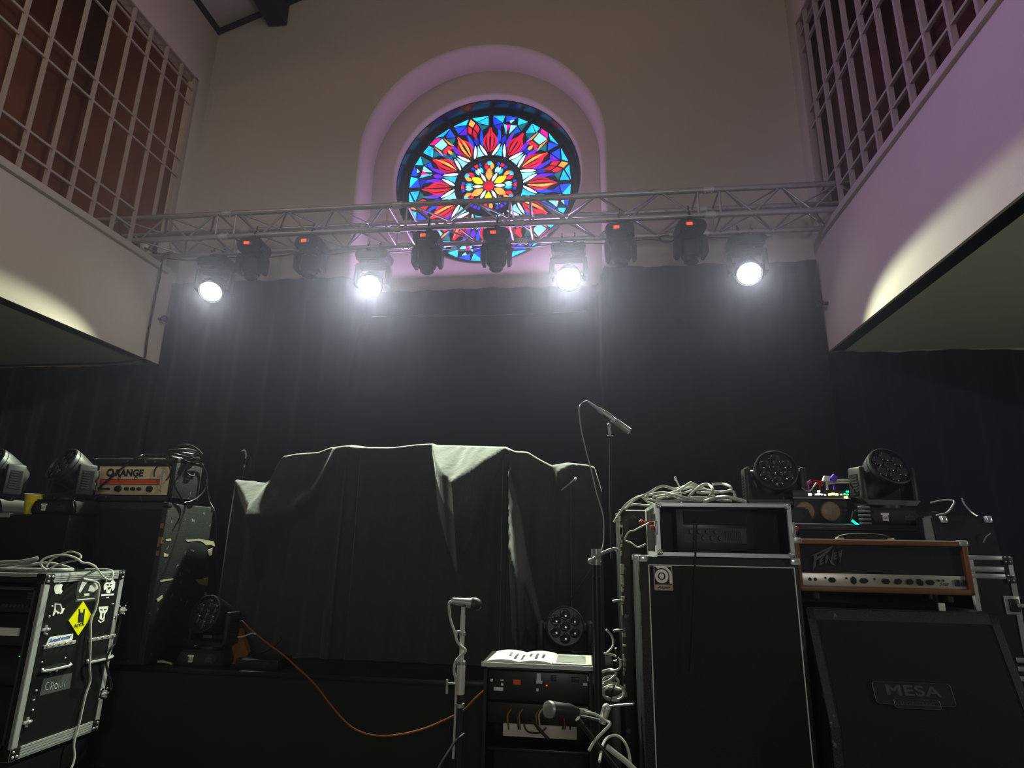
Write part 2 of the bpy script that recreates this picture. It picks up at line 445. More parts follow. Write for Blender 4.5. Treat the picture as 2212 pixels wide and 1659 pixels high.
for k in range(12):
    a = R(30 * k); b.T = RotY(a)
    if k % 3 == 0: b.box(-.004, .004, -.02, .0, .33, .9)
    b.box(-.013, .013, -.022, .0, .70 if k % 3 else .72, .89)
b.T = RotX(R(90)); b.lathe([(.335, .0), (.335, .02), (.36, .02), (.36, 0)], seg=48, cap0=False, cap1=False)
b.build('glazing_bar', M['lead'], win)

# ---------------------------------------------------------------- side walls: balcony fronts, lattice openings, soffits
def side_wall(name, X, sgn, z_soff, z_lo, z_tr, z_top, label):
    """sgn = -1 for the left wall (gallery lies at smaller X), +1 for the right"""
    b = MB(); x0, x1 = (X - .12, X) if sgn < 0 else (X, X + .12)
    b.box(x0, x1, -3, YB, z_soff, z_lo)                     # balcony front
    b.box(x0, x1, 4.832, YB, z_lo, 8.0)                       # strip beside the rear wall
    b.box(x0, x1, -3, 4.832, z_top, 8.0)                      # above the lattice
    struct(b.build(name, M['wall']), label, 'wall')
side_wall('wall_left', XL, -1, 2.80, 3.66, 3.71, 5.80, 'plain plaster balcony front at the left of the stage')
side_wall('wall_right', XR, 1, 2.805, 3.74, 3.80, 5.90, 'plain plaster balcony front at the right of the stage')
b = MB(); b.box(XL - .14, XL + .035, -3, 4.86, 3.65, 3.712, bevel=.012)
struct(b.build('trim_1', M['trim']), 'painted rail along the top of the left balcony front', 'trim')
b = MB(); b.box(XR - .03, XR + .14, -3, 4.84, 3.73, 3.79, bevel=.012)
struct(b.build('trim_2', M['trim']), 'painted rail along the top of the right balcony front', 'trim')
b = MB(); b.box(-7, XL - .02, -3, 4.95, 2.80, 2.84)
struct(b.build('ceiling_left', M['soffit']), 'pale underside of the left balcony', 'ceiling')
b = MB(); b.box(XR + .02, 5.5, -3, 4.95, 2.805, 2.845)
struct(b.build('ceiling_right', M['soffit']), 'pale underside of the right balcony', 'ceiling')

def lattice(name, X, sgn, z0, ztop, rails, ys, cut, label):
    """wooden lattice screen of thin uprights and paired rails"""
    w = thing(name, label, 'window', (X, 0, 0)); w['kind'] = 'structure'
    xa, xb = (-.032, -.006) if sgn < 0 else (.006, .040)
    for y in ys:
        bot = 4.07 if cut[0] < y < cut[1] else z0
        b = MB(); b.box(xa, xb, y - .011, y + .011, bot, ztop); b.build('upright', M['lattice'], w)
    for i, z in enumerate(rails):
        end = cut[0] - .09 if z < 4.06 else 4.80
        b = MB(); b.box(xa + .006, xb - .006, 1.2, end, z - .009, z + .009); b.build('rail', M['lattice'], w)
    b = MB(); b.box(xa, xb + .004, 4.785, 4.815, 4.07, ztop); b.box(xa, xb + .004, 1.2, 4.815, ztop - .012, ztop + .012)
    b.build('frame', M['lattice'], w)
lattice('window_2', XL, -1, 3.70, 5.80, [5.645, 5.475, 4.84, 4.655, 4.04, 3.872], [4.592 - .2165 * k for k in range(15)], (4.45, 5), 'lattice screen of the left gallery with brown panelling behind')
lattice('window_3', XR, 1, 3.78, 5.90, [5.74, 5.56, 4.935, 4.77, 4.145, 3.98], [4.655 - .2165 * k for k in range(15)], (4.5, 5), 'lattice screen of the right gallery with dark red panelling behind')
# gallery rooms behind the lattices
b = MB(); b.box(-5.25, -5.2, -1, 5.0, 3.3, 7.5); b.use(M['brown']); struct(b.build('wall_left_gallery', M['brown']), 'brown panelled wall of the left gallery', 'wall')
b = MB(); b.box(3.15, 3.2, -1, 5.0, 3.3, 7.5); struct(b.build('wall_right_gallery', M['brown2']), 'dark red brown wall of the right gallery', 'wall')
b = MB(); b.box(-5.2, XL - .12, -1, 5.0, 7.46, 7.5); struct(b.build('ceiling_left_gallery', M['beam']), 'dark ceiling of the left gallery', 'ceiling')
b = MB(); b.box(XR + .12, 3.15, -1, 5.0, 7.46, 7.5); struct(b.build('ceiling_right_gallery', M['beam']), 'dark ceiling of the right gallery', 'ceiling')
b = MB(); b.box(-5.2, XL - .12, 4.96, 4.99, 2.86, 7.46); struct(b.build('wall_left_end', M['brown']), 'brown end wall of the left gallery', 'wall')
b = MB(); b.box(XR + .12, 3.15, 4.96, 4.99, 2.86, 7.46); struct(b.build('wall_right_end', M['brown2']), 'dark end wall of the right gallery', 'wall')

# sloping ceiling with dark timber edging and purlin
b = MB()
for x0, x1 in ((XL - .2, RIDGE), (RIDGE, XR + .2)):
    z = lambda x: EAVE + SLOPE * ((x - XL) if x <= RIDGE else (2 * RIDGE - XL - x)) + .02
    b.prism([(x0, z(x0)), (x1, z(x1)), (x1, z(x1) + .06), (x0, z(x0) + .06)], -3, 5.02, 'Y')
struct(b.build('ceiling', M['ceil']), 'sloping plaster ceiling above the rear wall', 'ceiling')
b = MB(); zz = lambda x: EAVE + SLOPE * (x - XL)
b.box(XL, XL + .03, -3, 4.99, EAVE - .03, EAVE + .11)
struct(b.build('trim_3', M['beam']), 'dark timber edging along the left eave', 'trim')
b = MB(); b.prism([(XL, zz(XL) - .03), (RIDGE, zz(RIDGE) - .03), (RIDGE, zz(RIDGE) + .07), (XL, zz(XL) + .07)], 4.96, 4.995, 'Y')
b.prism([(XR, zz(XL) - .03), (XR, zz(XL) + .07), (RIDGE, zz(RIDGE) + .07), (RIDGE, zz(RIDGE) - .03)], 4.96, 4.995, 'Y')
struct(b.build('trim_4', M['beam']), 'dark timber edging where the ceiling meets the rear wall', 'trim')
b = MB(); b.box(-3.32, -3.12, -3, 4.98, 6.575, 6.86)
tag(b.build('ceiling_beam', M['beam']), 'dark square timber beam under the ceiling at the upper left', 'beam')['kind'] = 'structure'

# ---------------------------------------------------------------- black curtains
def curtain(x0, x1, ztop, label, niche=False, dy=0):
    b = MB(); rr = random.Random(int(x0 * 10))
    xs = []; x = x0
    while x < x1 - 1e-6: xs.append(x); x += .03
    xs.append(x1); cols = []
    pts = []
    for x in xs:
        y = 4.94 + .011 * math.sin(x * 23 + 1.3 * math.sin(x * 3.1)) + .004 * math.sin(x * 61)
        pts.append((x, y, ztop + .006 * math.sin(x * 7)))
    if niche:
        a, c = NX - NR + .075, NX + NR - .075; q = []
        for x, y, z in pts:
            if x < a: q.append((x, y, z))
        q += [(a + .01, 5.05, ztop - .01), (a + .02, 5.20, ztop - .02)]
        for x, y, z in pts:
            if a + .03 < x < c - .03: q.append((x, y + .31, ztop - .02 + .004 * math.sin(x * 5)))
        q += [(c - .02, 5.20, ztop - .02), (c - .01, 5.05, ztop - .01)]
        for x, y, z in pts:
            if x > c: q.append((x, y, z))
        pts = q
    nz = 20
    for x, y, z in pts:
        cols.append([b.bm.verts.new((x, (y if z - (z - .01) * k / nz > 3.4 or y < 5.0 else 4.95 + (y - 4.95) * max(0, (z - (z - .01) * k / nz - 2.3) / 1.1)) + dy + (.004 * math.sin(k * 1.1 + x * 9) if 0 < k else 0), z - (z - .01) * k / nz)) for k in range(nz + 1)])
    for A, B in zip(cols, cols[1:]):
        for k in range(nz):
            f = b.bm.faces.new((A[k], B[k], B[k + 1], A[k + 1])); f.smooth = True
    return tag(b.build('stage_curtain', M['curtain'], sharp=80), label, 'curtain')
cur = curtain(XL + .02, XR - .02, 3.60, 'wide black curtain hung across the rear wall below the round window', niche=True)
b = MB(); b.tube([(x, 5.20 + .325 * 0, 3.30 + .01 * math.sin(x * 2)) for x in [NX - 1.0 + .1 * k for k in range(21)]], .0025, seg=5); b.build('hem_cord', M['cablegrey'], cur)
curtain(-6.6, XL + .06, 2.795, 'black curtain under the left balcony', dy=.03)
curtain(XR - .06, 5.2, 2.80, 'black curtain under the right balcony', dy=.03)
# the curtain ends are gathered to fixings on the balcony fronts
for X, sgn, zs, lab in ((XL, 1, 3.21, 'small black knob of a curtain fixing on the left balcony front'), (XR, -1, 3.18, 'small black knob of a curtain fixing on the right balcony front')):
    b = MB(); b.cyl((X, 4.86, zs), (X + sgn * .05, 4.86, zs), .016); b.sphere((X + sgn * .055, 4.86, zs), .03)
    tag(b.build('curtain_knob', M['plastic']), lab, 'fixing')

# ================================================================ LIGHTING TRUSS
TY0, TY1, TZ0, TZ1 = 4.50, 4.80, 3.815, 4.04
tr = thing('lighting_truss', 'silver aluminium box truss spanning the hall below the round window', 'truss', (0, TY0, TZ0))
joints = [-4.75, -3.128, -1.577, -.525, .999, 2.55]
H_, D_ = TZ1 - TZ0, TY1 - TY0
CH = [(0, 0), (0, H_), (D_, 0), (D_, H_)]
for s, (a, c) in enumerate(zip(joints, joints[1:])):
    b = MB()
    for y, z in CH: b.cyl((a + .01, y, z), (c - .01, y, z), .0235, seg=16)
    sec = b.build('truss_section', M['truss'], tr)
    for fi, (p, q) in enumerate((((0, 0), (0, H_)), ((D_, 0), (D_, H_)), ((0, 0), (D_, 0)), ((0, H_), (D_, H_)))):
        b = MB(); n = max(2, round((c - a - .24) / .235)); x0, x1 = a + .12, c - .12
        for e in (a + .085, c - .085): b.cyl((e, p[0], p[1]), (e, q[0], q[1]), .009, seg=8)
        for k in range(n):
            u0, u1 = x0 + (x1 - x0) * k / n, x0 + (x1 - x0) * (k + 1) / n
            P, Q = (p, q) if (k + fi) % 2 else (q, p)
            b.cyl((u0, P[0], P[1]), (u1, Q[0], Q[1]), .009, seg=8)
        b.build('lacing', M['truss'], sec)
for j in joints[1:-1]:
    for y, z in CH:
        b = MB(); b.cyl((j - .04, y, z), (j + .04, y, z), .0285, seg=16)
        for e in (-.025, .025): b.cyl((j + e, y, z - .034), (j + e, y, z + .036), .0055, seg=8)
        b.build('coupler', M['alu'], tr)

# ---------------------------------------------------------------- moving lights
def clamp(b, x, y, zt, zc):
    """hook clamp round a chord at height zc carrying a fixture whose top is at zt"""
    b.cyl((x, y, zt), (x, y, zc - .02), .012)
    b.box(x - .016, x + .016, y - .032, y + .032, zc - .034, zc - .022)
    for k in range(10):
        a0, a1 = R(-90 + 27 * k), R(-90 + 27 * (k + 1))
        b.cyl((x, y + .031 * math.cos(a0), zc + .031 * math.sin(a0)), (x, y + .031 * math.cos(a1), zc + .031 * math.sin(a1)), .008, seg=6)
    b.cyl((x, y, zc + .03), (x, y, zc + .06), .006, seg=6)

def spot_head(x, label, tilt=0, rz=0, src=None):
    z0 = TZ0 - .075
    if src is not None:
        o = copy_tree(src); o.location = (x, TY0, z0); o.rotation_euler = (0, 0, rz); o['label'] = label; return o
    t = thing('moving_head_spot', label, 'stage light', (x, TY0, z0), rz, 'moving head spots with red displays on the truss')
    b = MB(); clamp(b, 0, 0, 0, .075); b.box(-.02, .02, -.04, .04, .0, .05, bevel=.004); b.cyl((0, 0, .1), (0, 0, .165), .010, .005); b.build('clamp', M['headblack'], t)
    b = MB(); b.prism([(-.085, 0), (.085, 0), (.112, -.03), (.112, -.075), (.09, -.115), (-.09, -.115), (-.112, -.075), (-.112, -.03)], -.095, .095, 'Y')
    bmesh.ops.bevel(b.bm, geom=list(b.bm.edges), offset=.008, segments=2, affect='EDGES')
    base = b.build('base', M['headblack'], t)
    b = MB(); b.box(-.062, .03, -.099, -.094, -.066, -.032); b.build('panel', M['plastic'], base)
    b = MB(); b.box(-.045, -.002, -.102, -.0985, -.060, -.038); b.build('display', M['ledred'], base)
    b = MB()
    for s in (-1, 1):
        b.prism([(s * .108, -.12), (s * .125, -.15), (s * .125, -.265), (s * .112, -.29), (s * .09, -.29), (s * .084, -.25), (s * .084, -.12)][::s], -.05, .05, 'Y')
    b.box(-.108, .108, -.05, .05, -.145, -.118)
    b.build('yoke', M['headblack'], t)
    b = MB()
    b.lathe([(.03, -.145), (.06, -.15), (.078, -.17), (.082, -.27), (.07, -.295), (.058, -.30), (.056, -.33), (.045, -.338), (.03, -.338)], seg=20)
    hd = b.build('head', M['headblack'], t)
    b = MB(); b.cyl((0, 0, -.338), (0, 0, -.342), .04); b.build('lens', M['lens'], hd)
    return t
SP = [(-2.828, 'truss spot with red display, leftmost of the dark ones'), (-2.307, 'truss spot with red display, second from the left'),
      (-1.286, 'dark truss spot with red display at the window\'s lower left edge'), (-.71, 'dark truss spot with red display hanging in front of the window centre'),
      (.29, 'dark truss spot with red display just right of the window niche'), (.832, 'dark truss spot with red display, rightmost of the dark ones')]
sp0 = None
for k, (x, lab) in enumerate(SP):
    o = spot_head(x, lab, src=sp0, rz=R([4, -3, 0, 3, -6, 5][k])); sp0 = sp0 or o

def wash(name, label, loc, yaw, tilt, lit=False, hang=False, group=None, stickers=False):
    """LED wash moving head: base, yoke of two arms, drum head with lens plate. tilt 0 = lens facing the audience, + = up"""
    t = thing(name, label, 'stage light', loc, 0, group)
    up = -1 if hang else 1
    Z = lambda z: up * z
    b = MB()
    sec = [(-.145, 0), (.145, 0), (.150, .03), (.128, .088), (-.128, .088), (-.150, .03)]
    b.prism([(x, Z(z)) for x, z in sec], -.10, .10, 'Y')
    bmesh.ops.bevel(b.bm, geom=list(b.bm.edges), offset=.009, segments=2, affect='EDGES')
    base = b.build('base', M['plastic'], t)
    b = MB(); b.prism([(-.105, Z(.016)), (.085, Z(.016)), (.11, Z(.045)), (.085, Z(.074)), (-.105, Z(.074)), (-.12, Z(.045))], -.1035, -.099, 'Y'); b.build('front_panel', M['plastic2'], base)
    if stickers:
        b = MB(); b.use(M['white']); b.box(-.075, -.037, -.106, -.1035, .052, .062); b.box(-.068, -.042, -.106, -.1035, .022, .052)
        b.use(M['ink']); b.text('61', .022, Tr(-.055, -.1065, .037) @ FRONT, ext=.0005); b.build('number_sticker', None, base)
        b = MB(); b.use(M['badge']); b.box(.035, .08, -.106, -.1035, .027, .048); b.prism([(.05, .05), (.065, .05), (.0575, .058)], -.106, -.1035, 'Y')
        b.use(M['ink']); b.text('CHAUVET', .0095, Tr(.0575, -.1065, .0375) @ FRONT, ext=.0005); b.build('maker_badge', None, base)
    pv, arm = (.268, .305) if hang else (.262, .30)
    b = MB(); b.T = RotZ(yaw)
    b.cyl((0, 0, Z(.085)), (0, 0, Z(.105)), .075, seg=20)
    b.prism([(-.13, Z(.104)), (.13, Z(.104)), (.155, Z(.13)), (-.155, Z(.13))], -.055, .055, 'Y')
    for s in (-1, 1):
        b.box(min(s * .122, s * .157), max(s * .122, s * .157), -.052, .052, min(Z(.115), Z(arm)), max(Z(.115), Z(arm)), bevel=.012)
    yk = b.build('yoke', M['plastic2'], t)
    for s in (-1, 1):
        b = MB(); b.T = RotZ(yaw)
        b.box(min(s * .1565, s * .1585), max(s * .1565, s * .1585), -.034, .034, min(Z(.15), Z(.262)), max(Z(.15), Z(.262)))
        vp = b.build('vent_panel', M['plastic'], yk)
        b = MB(); b.T = RotZ(yaw)
        for k in range(7): b.box(min(s * .158, s * .161), max(s * .158, s * .161), -.028, .01, min(Z(.156 + k * .015), Z(.162 + k * .015)), max(Z(.156 + k * .015), Z(.162 + k * .015)))
        b.build('vent_fins', M['plastic2'], vp)
    b = MB(); b.T = RotZ(yaw) @ Tr(0, 0, Z(pv)) @ RotX(-tilt) @ RotX(R(90))     # local +z = lens direction
    b.lathe([(.045, -.125), (.072, -.115), (.088, -.075), (.105, .02), (.109, .05), (.109, .062), (.104, .062), (.104, .066), (.110, .068), (.110, .088), (.103, .092), (.100, .078)], seg=32)
    for s in (-1, 1): b.T = RotZ(yaw) @ Tr(0, 0, Z(pv)); b.cyl((s * .08, 0, 0), (s * .128, 0, 0), .03)
    hd = b.build('head', M['plastic2'], t)
    F = RotZ(yaw) @ Tr(0, 0, Z(pv)) @ RotX(-tilt) @ RotX(R(90))
    b = MB(); b.T = F; b.cyl((0, 0, .074), (0, 0, .079), .101, seg=32); b.build('lens_plate', M['plastic'] if not lit else M['lens'], hd)
    for k in range(7):
        a = R(60 * k + 30); r = 0 if k == 6 else .062
        b = MB(); b.T = F @ Tr(r * math.cos(a), r * math.sin(a), 0)
        b.lathe([(.030, .078), (.030, .084), (.026, .0875), (.013, .0895), (.002, .09)], seg=16)
        b.build('led_lens', M['lit'] if lit else M['lens'], hd)
    if lit:
        b = MB(); b.T = F; b.cyl((0, 0, .079), (0, 0, .0815), .093, seg=32); b.build('glow_plate', M['lit'], hd)
    if hang:
        for s in (-1, 1):
            b = MB(); clamp(b, s * .055, 0, -.0 + 0, .075); b.build('clamp', M['plastic'], t)
    return t, F

LAMPS = [(-3.36, R(14), R(-48), 'lit truss lamp at the far left, turned towards stage centre'),
         (-1.86, R(3), R(-45), 'lit truss lamp left of the round window'),
         (-.133, R(0), R(-44), 'lit truss lamp at the lower right of the round window'),
         (1.33, R(-5), R(-48), 'lit truss lamp at the far right by the balcony front')]
LIGHTDIR = []
for x, yaw, tilt, lab in LAMPS:
    t, F = wash('lit_wash_light', lab, (x, TY1, TZ0 - .075), yaw, tilt, lit=True, hang=True, group='lit wash lights on the truss')
    Fw = Tr(x, TY1, TZ0 - .075) @ F
    LIGHTDIR.append((Fw @ Vector((0, 0, .13)), (Fw.to_3x3() @ Vector((0, 0, 1))).normalized()))

# cables on the truss
cable([(-3.9 + .26 * k, TY1 + .034, TZ0 - .012 - .03 * abs(math.sin(k * 1.3))) for k in range(22)], .006, M['cable'], 'thin black cable sagging along the rear bottom tube of the truss')
cable([at(1445, 508, Y=4.62), at(1425, 512, Y=4.66), at(1432, 522, Y=4.68), at(1455, 520, Y=4.62), at(1465, 508, Y=4.55)], .008, M['cable'], 'short black cable loop beside the rightmost dark truss spot')
p = [at(312, 535, Y=4.62), at(345, 548, Y=4.72), at(372, 545, Y=4.78), at(352, 555, Y=4.74), at(345, 600, X=XL + .045), at(331, 665, X=XL + .03), at(318, 735, X=XL + .02), at(313, 772, X=XL + .012), Vector((XL - .02, 4.75, 2.785)), Vector((-4.2, 4.82, 2.78)), Vector((-4.9, 4.86, 2.785)), Vector((-5.6, 4.86, 2.785))]
cable(p, .009, M['cable'], 'black cable hanging down the left balcony front from the truss')
# things left inside the left gallery
g = thing('projector', 'white boxy device with a black front just inside the left gallery', 'device', (-4.32, 4.89, 3.80))
b = MB(); b.box(-.16, .18, -.045, .05, 0, .20, bevel=.02); b.build('body', M['device'], g)
b = MB(); b.box(-.10, .10, -.058, -.048, .05, .18, bevel=.012); b.build('front', M['plastic'], g)
b = MB(); b.box(-4.55, -4.06, 4.84, 4.95, 2.87, 3.80); tag(b.build('cupboard', M['device']), 'pale cupboard inside the left gallery under the boxy device', 'cupboard')
b = MB(); b.box(-4.055, -4.03, 4.70, 4.95, 2.87, 3.74, bevel=.005); tag(b.build('orange_panel', M['orangechair']), 'orange panel glimpsed inside the left gallery behind the truss', 'panel')
b = MB(); b.box(2.10, 2.5, 4.85, 4.95, 2.87, 4.10, bevel=.01); tag(b.build('black_box', M['plastic']), 'black box just inside the right gallery at the truss end', 'box')

# ================================================================ STAGE LEFT
# drum riser
b = MB(); b.box(-3.35, .145, 3.57, 4.78, 0, .50); b.use(M['riser'])
o = tag(b.build('drum_riser', None), 'low dark green-black drum riser at the back of the stage', 'riser')
b = MB(); b.box(-3.36, .15, 3.56, 4.79, .50, .53, bevel=.006); b.build('deck', M['plastic'], o)

def corner_caps(root, w, d, h, r=.035, name='corner_cap'):
    for x in (0, w):
        for y in (0, d):
            for z in (0, h):
                b = MB(); sx, sy, sz = (1 if x else -1), (1 if y else -1), (1 if z else -1)
                b.box(min(x, x - sx * r) - .004, max(x, x - sx * r) + .004, min(y, y - sy * r) - .004, max(y, y - sy * r) + .004, min(z, z - sz * r) - .004, max(z, z - sz * r) + .004, bevel=.006)
                cc = b.build(name, M['plastic'] if name == 'corner_plate' else M['steel'], root)
                yield cc, x, y, z, sx, sy, sz
def edges(root, w, d, h, t=.022, grooves=True, m='alu', skip=()):
    """aluminium angle along the twelve edges of a flight case"""
    b = MB(); e = .0025
    for y in (0, d):
        for z in (0, h): b.box(0, w, (-e if y == 0 else d - t), (t if y == 0 else d + e), (-e if z == 0 else h - t), (t if z == 0 else h + e))
    for x in (0, w):
        for z in (0, h): b.box((-e if x == 0 else w - t), (t if x == 0 else w + e), 0, d, (-e if z == 0 else h - t), (t if z == 0 else h + e))
        for y in (0, d): b.box((-e if x == 0 else w - t), (t if x == 0 else w + e), (-e if y == 0 else d - t), (t if y == 0 else d + e), 0, h)
    return b.build('edge_extrusion', M[m], root)

# ---------------------------------------------------------------- amplifier rack flight case with stickers
RX, RY0, RZ0 = -2.58, 2.78, .27
w, d, h = .56, .515, .80
rk = thing('rack_flight_case', 'black amplifier rack flight case covered in stickers at the left edge', 'flight case', (RX - w, RY0, RZ0))
b = MB(); e = .014
b.box(0, w, 0, d, 0, e); b.box(0, w, 0, d, h - e, h); b.box(0, e, 0, d, 0, h); b.box(w - e, w, 0, d, 0, h); b.box(0, w, d - e, d, 0, h)
shell = b.build('shell', M['laminate'], rk)
edges(rk, w, d, h, t=.014)
for cc, x, y, z, sx, sy, sz in corner_caps(rk, w, d, h, .045, 'corner_plate'):
    if x:
        b = MB()
        for dy, dz in ((.012, .012), (.034, .012), (.012, .034)):
            b.sphere((w + .0045, y - sy * dy, z - sz * dz), .0065, seg=8)
        b.build('rivet', M['chrome'], cc)
# wide ribbed extrusions on the top and bottom of the side face
for z0, z1 in ((.005, .050), (h - .042, h - .004)):
    b = MB()
    for k in range(4):
        zz_ = z0 + (z1 - z0) * k / 4; b.box(w, w + .005, .048, d - .045, zz_ + .0015, zz_ + (z1 - z0) / 4 - .0015)
    b.build('ribbed_rail', M['alu'], rk)
for y0, y1 in ((0, .028), (d - .028, d)): b = MB(); b.box(w, w + .004, y0, y1, .05, h - .05); b.build('edge_strip', M['alu'], rk)
# front: frame, rack rails, equipment
b = MB()
for x0, x1, z0, z1 in ((.02, w - .02, .02, .04), (.02, w - .02, h - .04, h - .02), (.02, .04, .04, h - .04), (w - .04, w - .02, .04, h - .04)): b.box(x0, x1, .0, .02, z0, z1)
b.build('door_lip', M['laminate'], rk)
b = MB()
for x0, x1, z0, z1 in ((.05, w - .05, .05, .058), (.05, w - .05, h - .075, h - .062), (.05, .06, .05, h - .065), (w - .062, w - .05, .05, h - .065)): b.box(x0, x1, .012, .03, z0, z1)
b.build('gasket_frame', M['tape'], rk)
for k, (z0, z1) in enumerate(((.62, .72), (.47, .61), (.30, .46), (.07, .29))):
    b = MB(); b.box(.062, w - .064, .04, .40, z0, z1, bevel=.003); u = b.build('rack_unit', M['plastic'], rk)
    b = MB()
    if k == 0:
        for j in range(7): b.cyl((w - .10 - j * .022, .04, .65), (w - .10 - j * .022, .032, .65), .006, seg=10)
        b.use(M['badge'])
        for j in range(3): b.box(w - .115, w - .085, .038, .0402, .68 + j * .012, .687 + j * .012)
        b.build('knob_row', None if b.mats else M['steel'], u)
    elif k == 1:
        b.box(.30, w - .115, .032, .0405, .515, .55); b.build('label_plate', M['white'], u)
    elif k == 2:
        b.box(w - .09, w - .083, .037, .0405, .455 - .03, .458 - .03); b.build('status_light', M['ledgreen'], u)
    else:
        b.box(w - .2, w - .16, .037, .0405, .2, .22); b.build('meter_window', M['plastic2'], u)
# side hardware, placed on the face that looks to stage centre
def side(px, py):
    p = at(px, py, X=RX); return p.y - RY0, p.z - RZ0
def sticker(name, label, m, polys, lift=.0012):
    """outlines in photograph pixels on the side face"""
    b = MB(); b.use(M[m])
    for pl in polys:
        mm = None
        if isinstance(pl, tuple): mm, pl = pl; b.use(M[mm])
        q = [side(*p) for p in pl]
        k = lift if mm is None else lift + .0008
        b.prism(q, w + .0004, w + k, 'X')
        b.use(M[m])
    o = b.build(name, None, rk)
    if label: o['label'] = label
    return o
S6 = 300 / 2074.
def z1(pts): return [(x * S6, 1190 + y * S6) for x, y in pts]
apple = [(880, 500), (915, 492), (938, 510), (922, 540), (918, 570), (932, 600), (920, 630), (900, 640), (870, 638), (850, 648), (828, 640), (812, 605), (806, 565), (812, 525), (830, 503), (858, 500)]
sticker('apple_sticker', 'white sticker of an apple with a bite and a leaf', 'white', [z1(apple), z1([(885, 488), (888, 460), (915, 430), (918, 455), (905, 478)])])
sticker('photo_sticker', 'square sticker with a pale scribbled picture', 'badge', [z1([(1165, 430), (1500, 425), (1440, 745), (1120, 770)]),
    ('white', z1([(1230, 440), (1330, 435), (1260, 520), (1190, 640), (1170, 600)])), ('white', z1([(1340, 520), (1450, 450), (1460, 560), (1400, 610), (1310, 600)])), ('white', z1([(1250, 640), (1330, 630), (1330, 670), (1260, 670)])), ('white', z1([(1150, 725), (1410, 700), (1410, 715), (1150, 740)])),
    ('ink', z1([(1190, 640), (1250, 560), (1245, 690), (1190, 690)])), ('ink', z1([(1340, 640), (1410, 620), (1400, 690), (1345, 690)]))])
sticker('wing_sticker', 'white sticker of a winged head over a bar', 'white', [z1([(1560, 480), (1585, 430), (1605, 470), (1650, 470), (1680, 410), (1720, 470), (1710, 560), (1680, 600), (1660, 560), (1640, 630), (1590, 630), (1580, 570), (1550, 590), (1545, 530)]),
    z1([(1510, 650), (1700, 635), (1700, 662), (1510, 678)]), z1([(1585, 690), (1625, 685), (1620, 705), (1590, 705)]), ('ink', z1([(1590, 490), (1625, 500), (1620, 520), (1590, 510)])), ('ink', z1([(1640, 500), (1670, 490), (1670, 505), (1640, 520)])), ('ink', z1([(1600, 545), (1660, 540), (1640, 570), (1615, 575)]))])
sticker('paw_sticker', 'white outlined sticker of a crouching animal shape', 'white', [z1([(815, 785), (910, 790), (925, 850), (965, 855), (935, 930), (895, 945), (880, 915), (860, 950), (835, 905), (800, 970), (782, 965), (810, 850)]),
    ('ink', z1([(830, 800), (890, 805), (915, 870), (900, 920), (870, 900), (835, 880)]))])
sticker('skull_sticker', 'white sticker of a long skull-like face', 'white', [z1([(1470, 835), (1615, 825), (1600, 900), (1570, 935), (1555, 1020), (1515, 1035), (1480, 1010), (1495, 940), (1475, 890)]), z1([(1460, 1030), (1510, 1060), (1560, 1020), (1555, 1045), (1500, 1078), (1465, 1055)]),
    ('ink', z1([(1495, 868), (1530, 875), (1525, 890), (1498, 886)])), ('ink', z1([(1550, 872), (1590, 862), (1585, 880), (1552, 888)])), ('ink', z1([(1525, 930), (1545, 930), (1540, 1000), (1522, 1000)]))])
# yellow diamond sign with a horned hand
dm = z1([(1232, 752), (1362, 970), (1155, 1265), (1015, 1040)])
b = MB(); b.use(M['yellow']); b.prism([side(*p) for p in dm], w + .001, w + .005, 'X'); sg = b.build('diamond_sign', None, rk); sg['label'] = 'yellow diamond sign with a horned hand and the word ROCK'
b = MB(); b.use(M['ink'])
for pl in ([(1160, 870), (1180, 868), (1182, 925), (1165, 935)], [(1235, 868), (1256, 866), (1248, 930), (1228, 925)], [(1162, 935), (1182, 920), (1235, 920), (1250, 930), (1235, 1060), (1150, 1070), (1150, 1000)]):
    b.prism([side(*p) for p in z1(pl)], w + .005, w + .006, 'X')
y_, z_ = side(1172 * S6, 1190 + 1108 * S6); b.text('ROCK', .022, Tr(w + .0056, y_, z_) @ SIDE @ RotZ(R(6)), ext=.0005, bold=.0004); b.build('sign_print', None, sg)
y_, z_ = side(890 * S6, 1190 + 1325 * S6)
b = MB(); b.use(M['white']); pl = z1([(715, 1330), (745, 1285), (1090, 1235), (1085, 1310), (1050, 1355), (690, 1422), (690, 1395)]); b.prism([side(*p) for p in pl], w + .0004, w + .0012, 'X')
b.use(M['blue']); b.text('Sweetwater', .027, Tr(w + .0018, y_, z_ + .004) @ SIDE @ RotZ(R(3)), ext=.0005, shear=.25, bold=.0006); b.use(M['red'])
b.prism([side(*p) for p in z1([(700, 1398), (1060, 1335), (1050, 1348), (700, 1412)])], w + .0012, w + .0018, 'X'); o = b.build('script_sticker', None, rk); o['label'] = 'white sticker with blue slanted script'
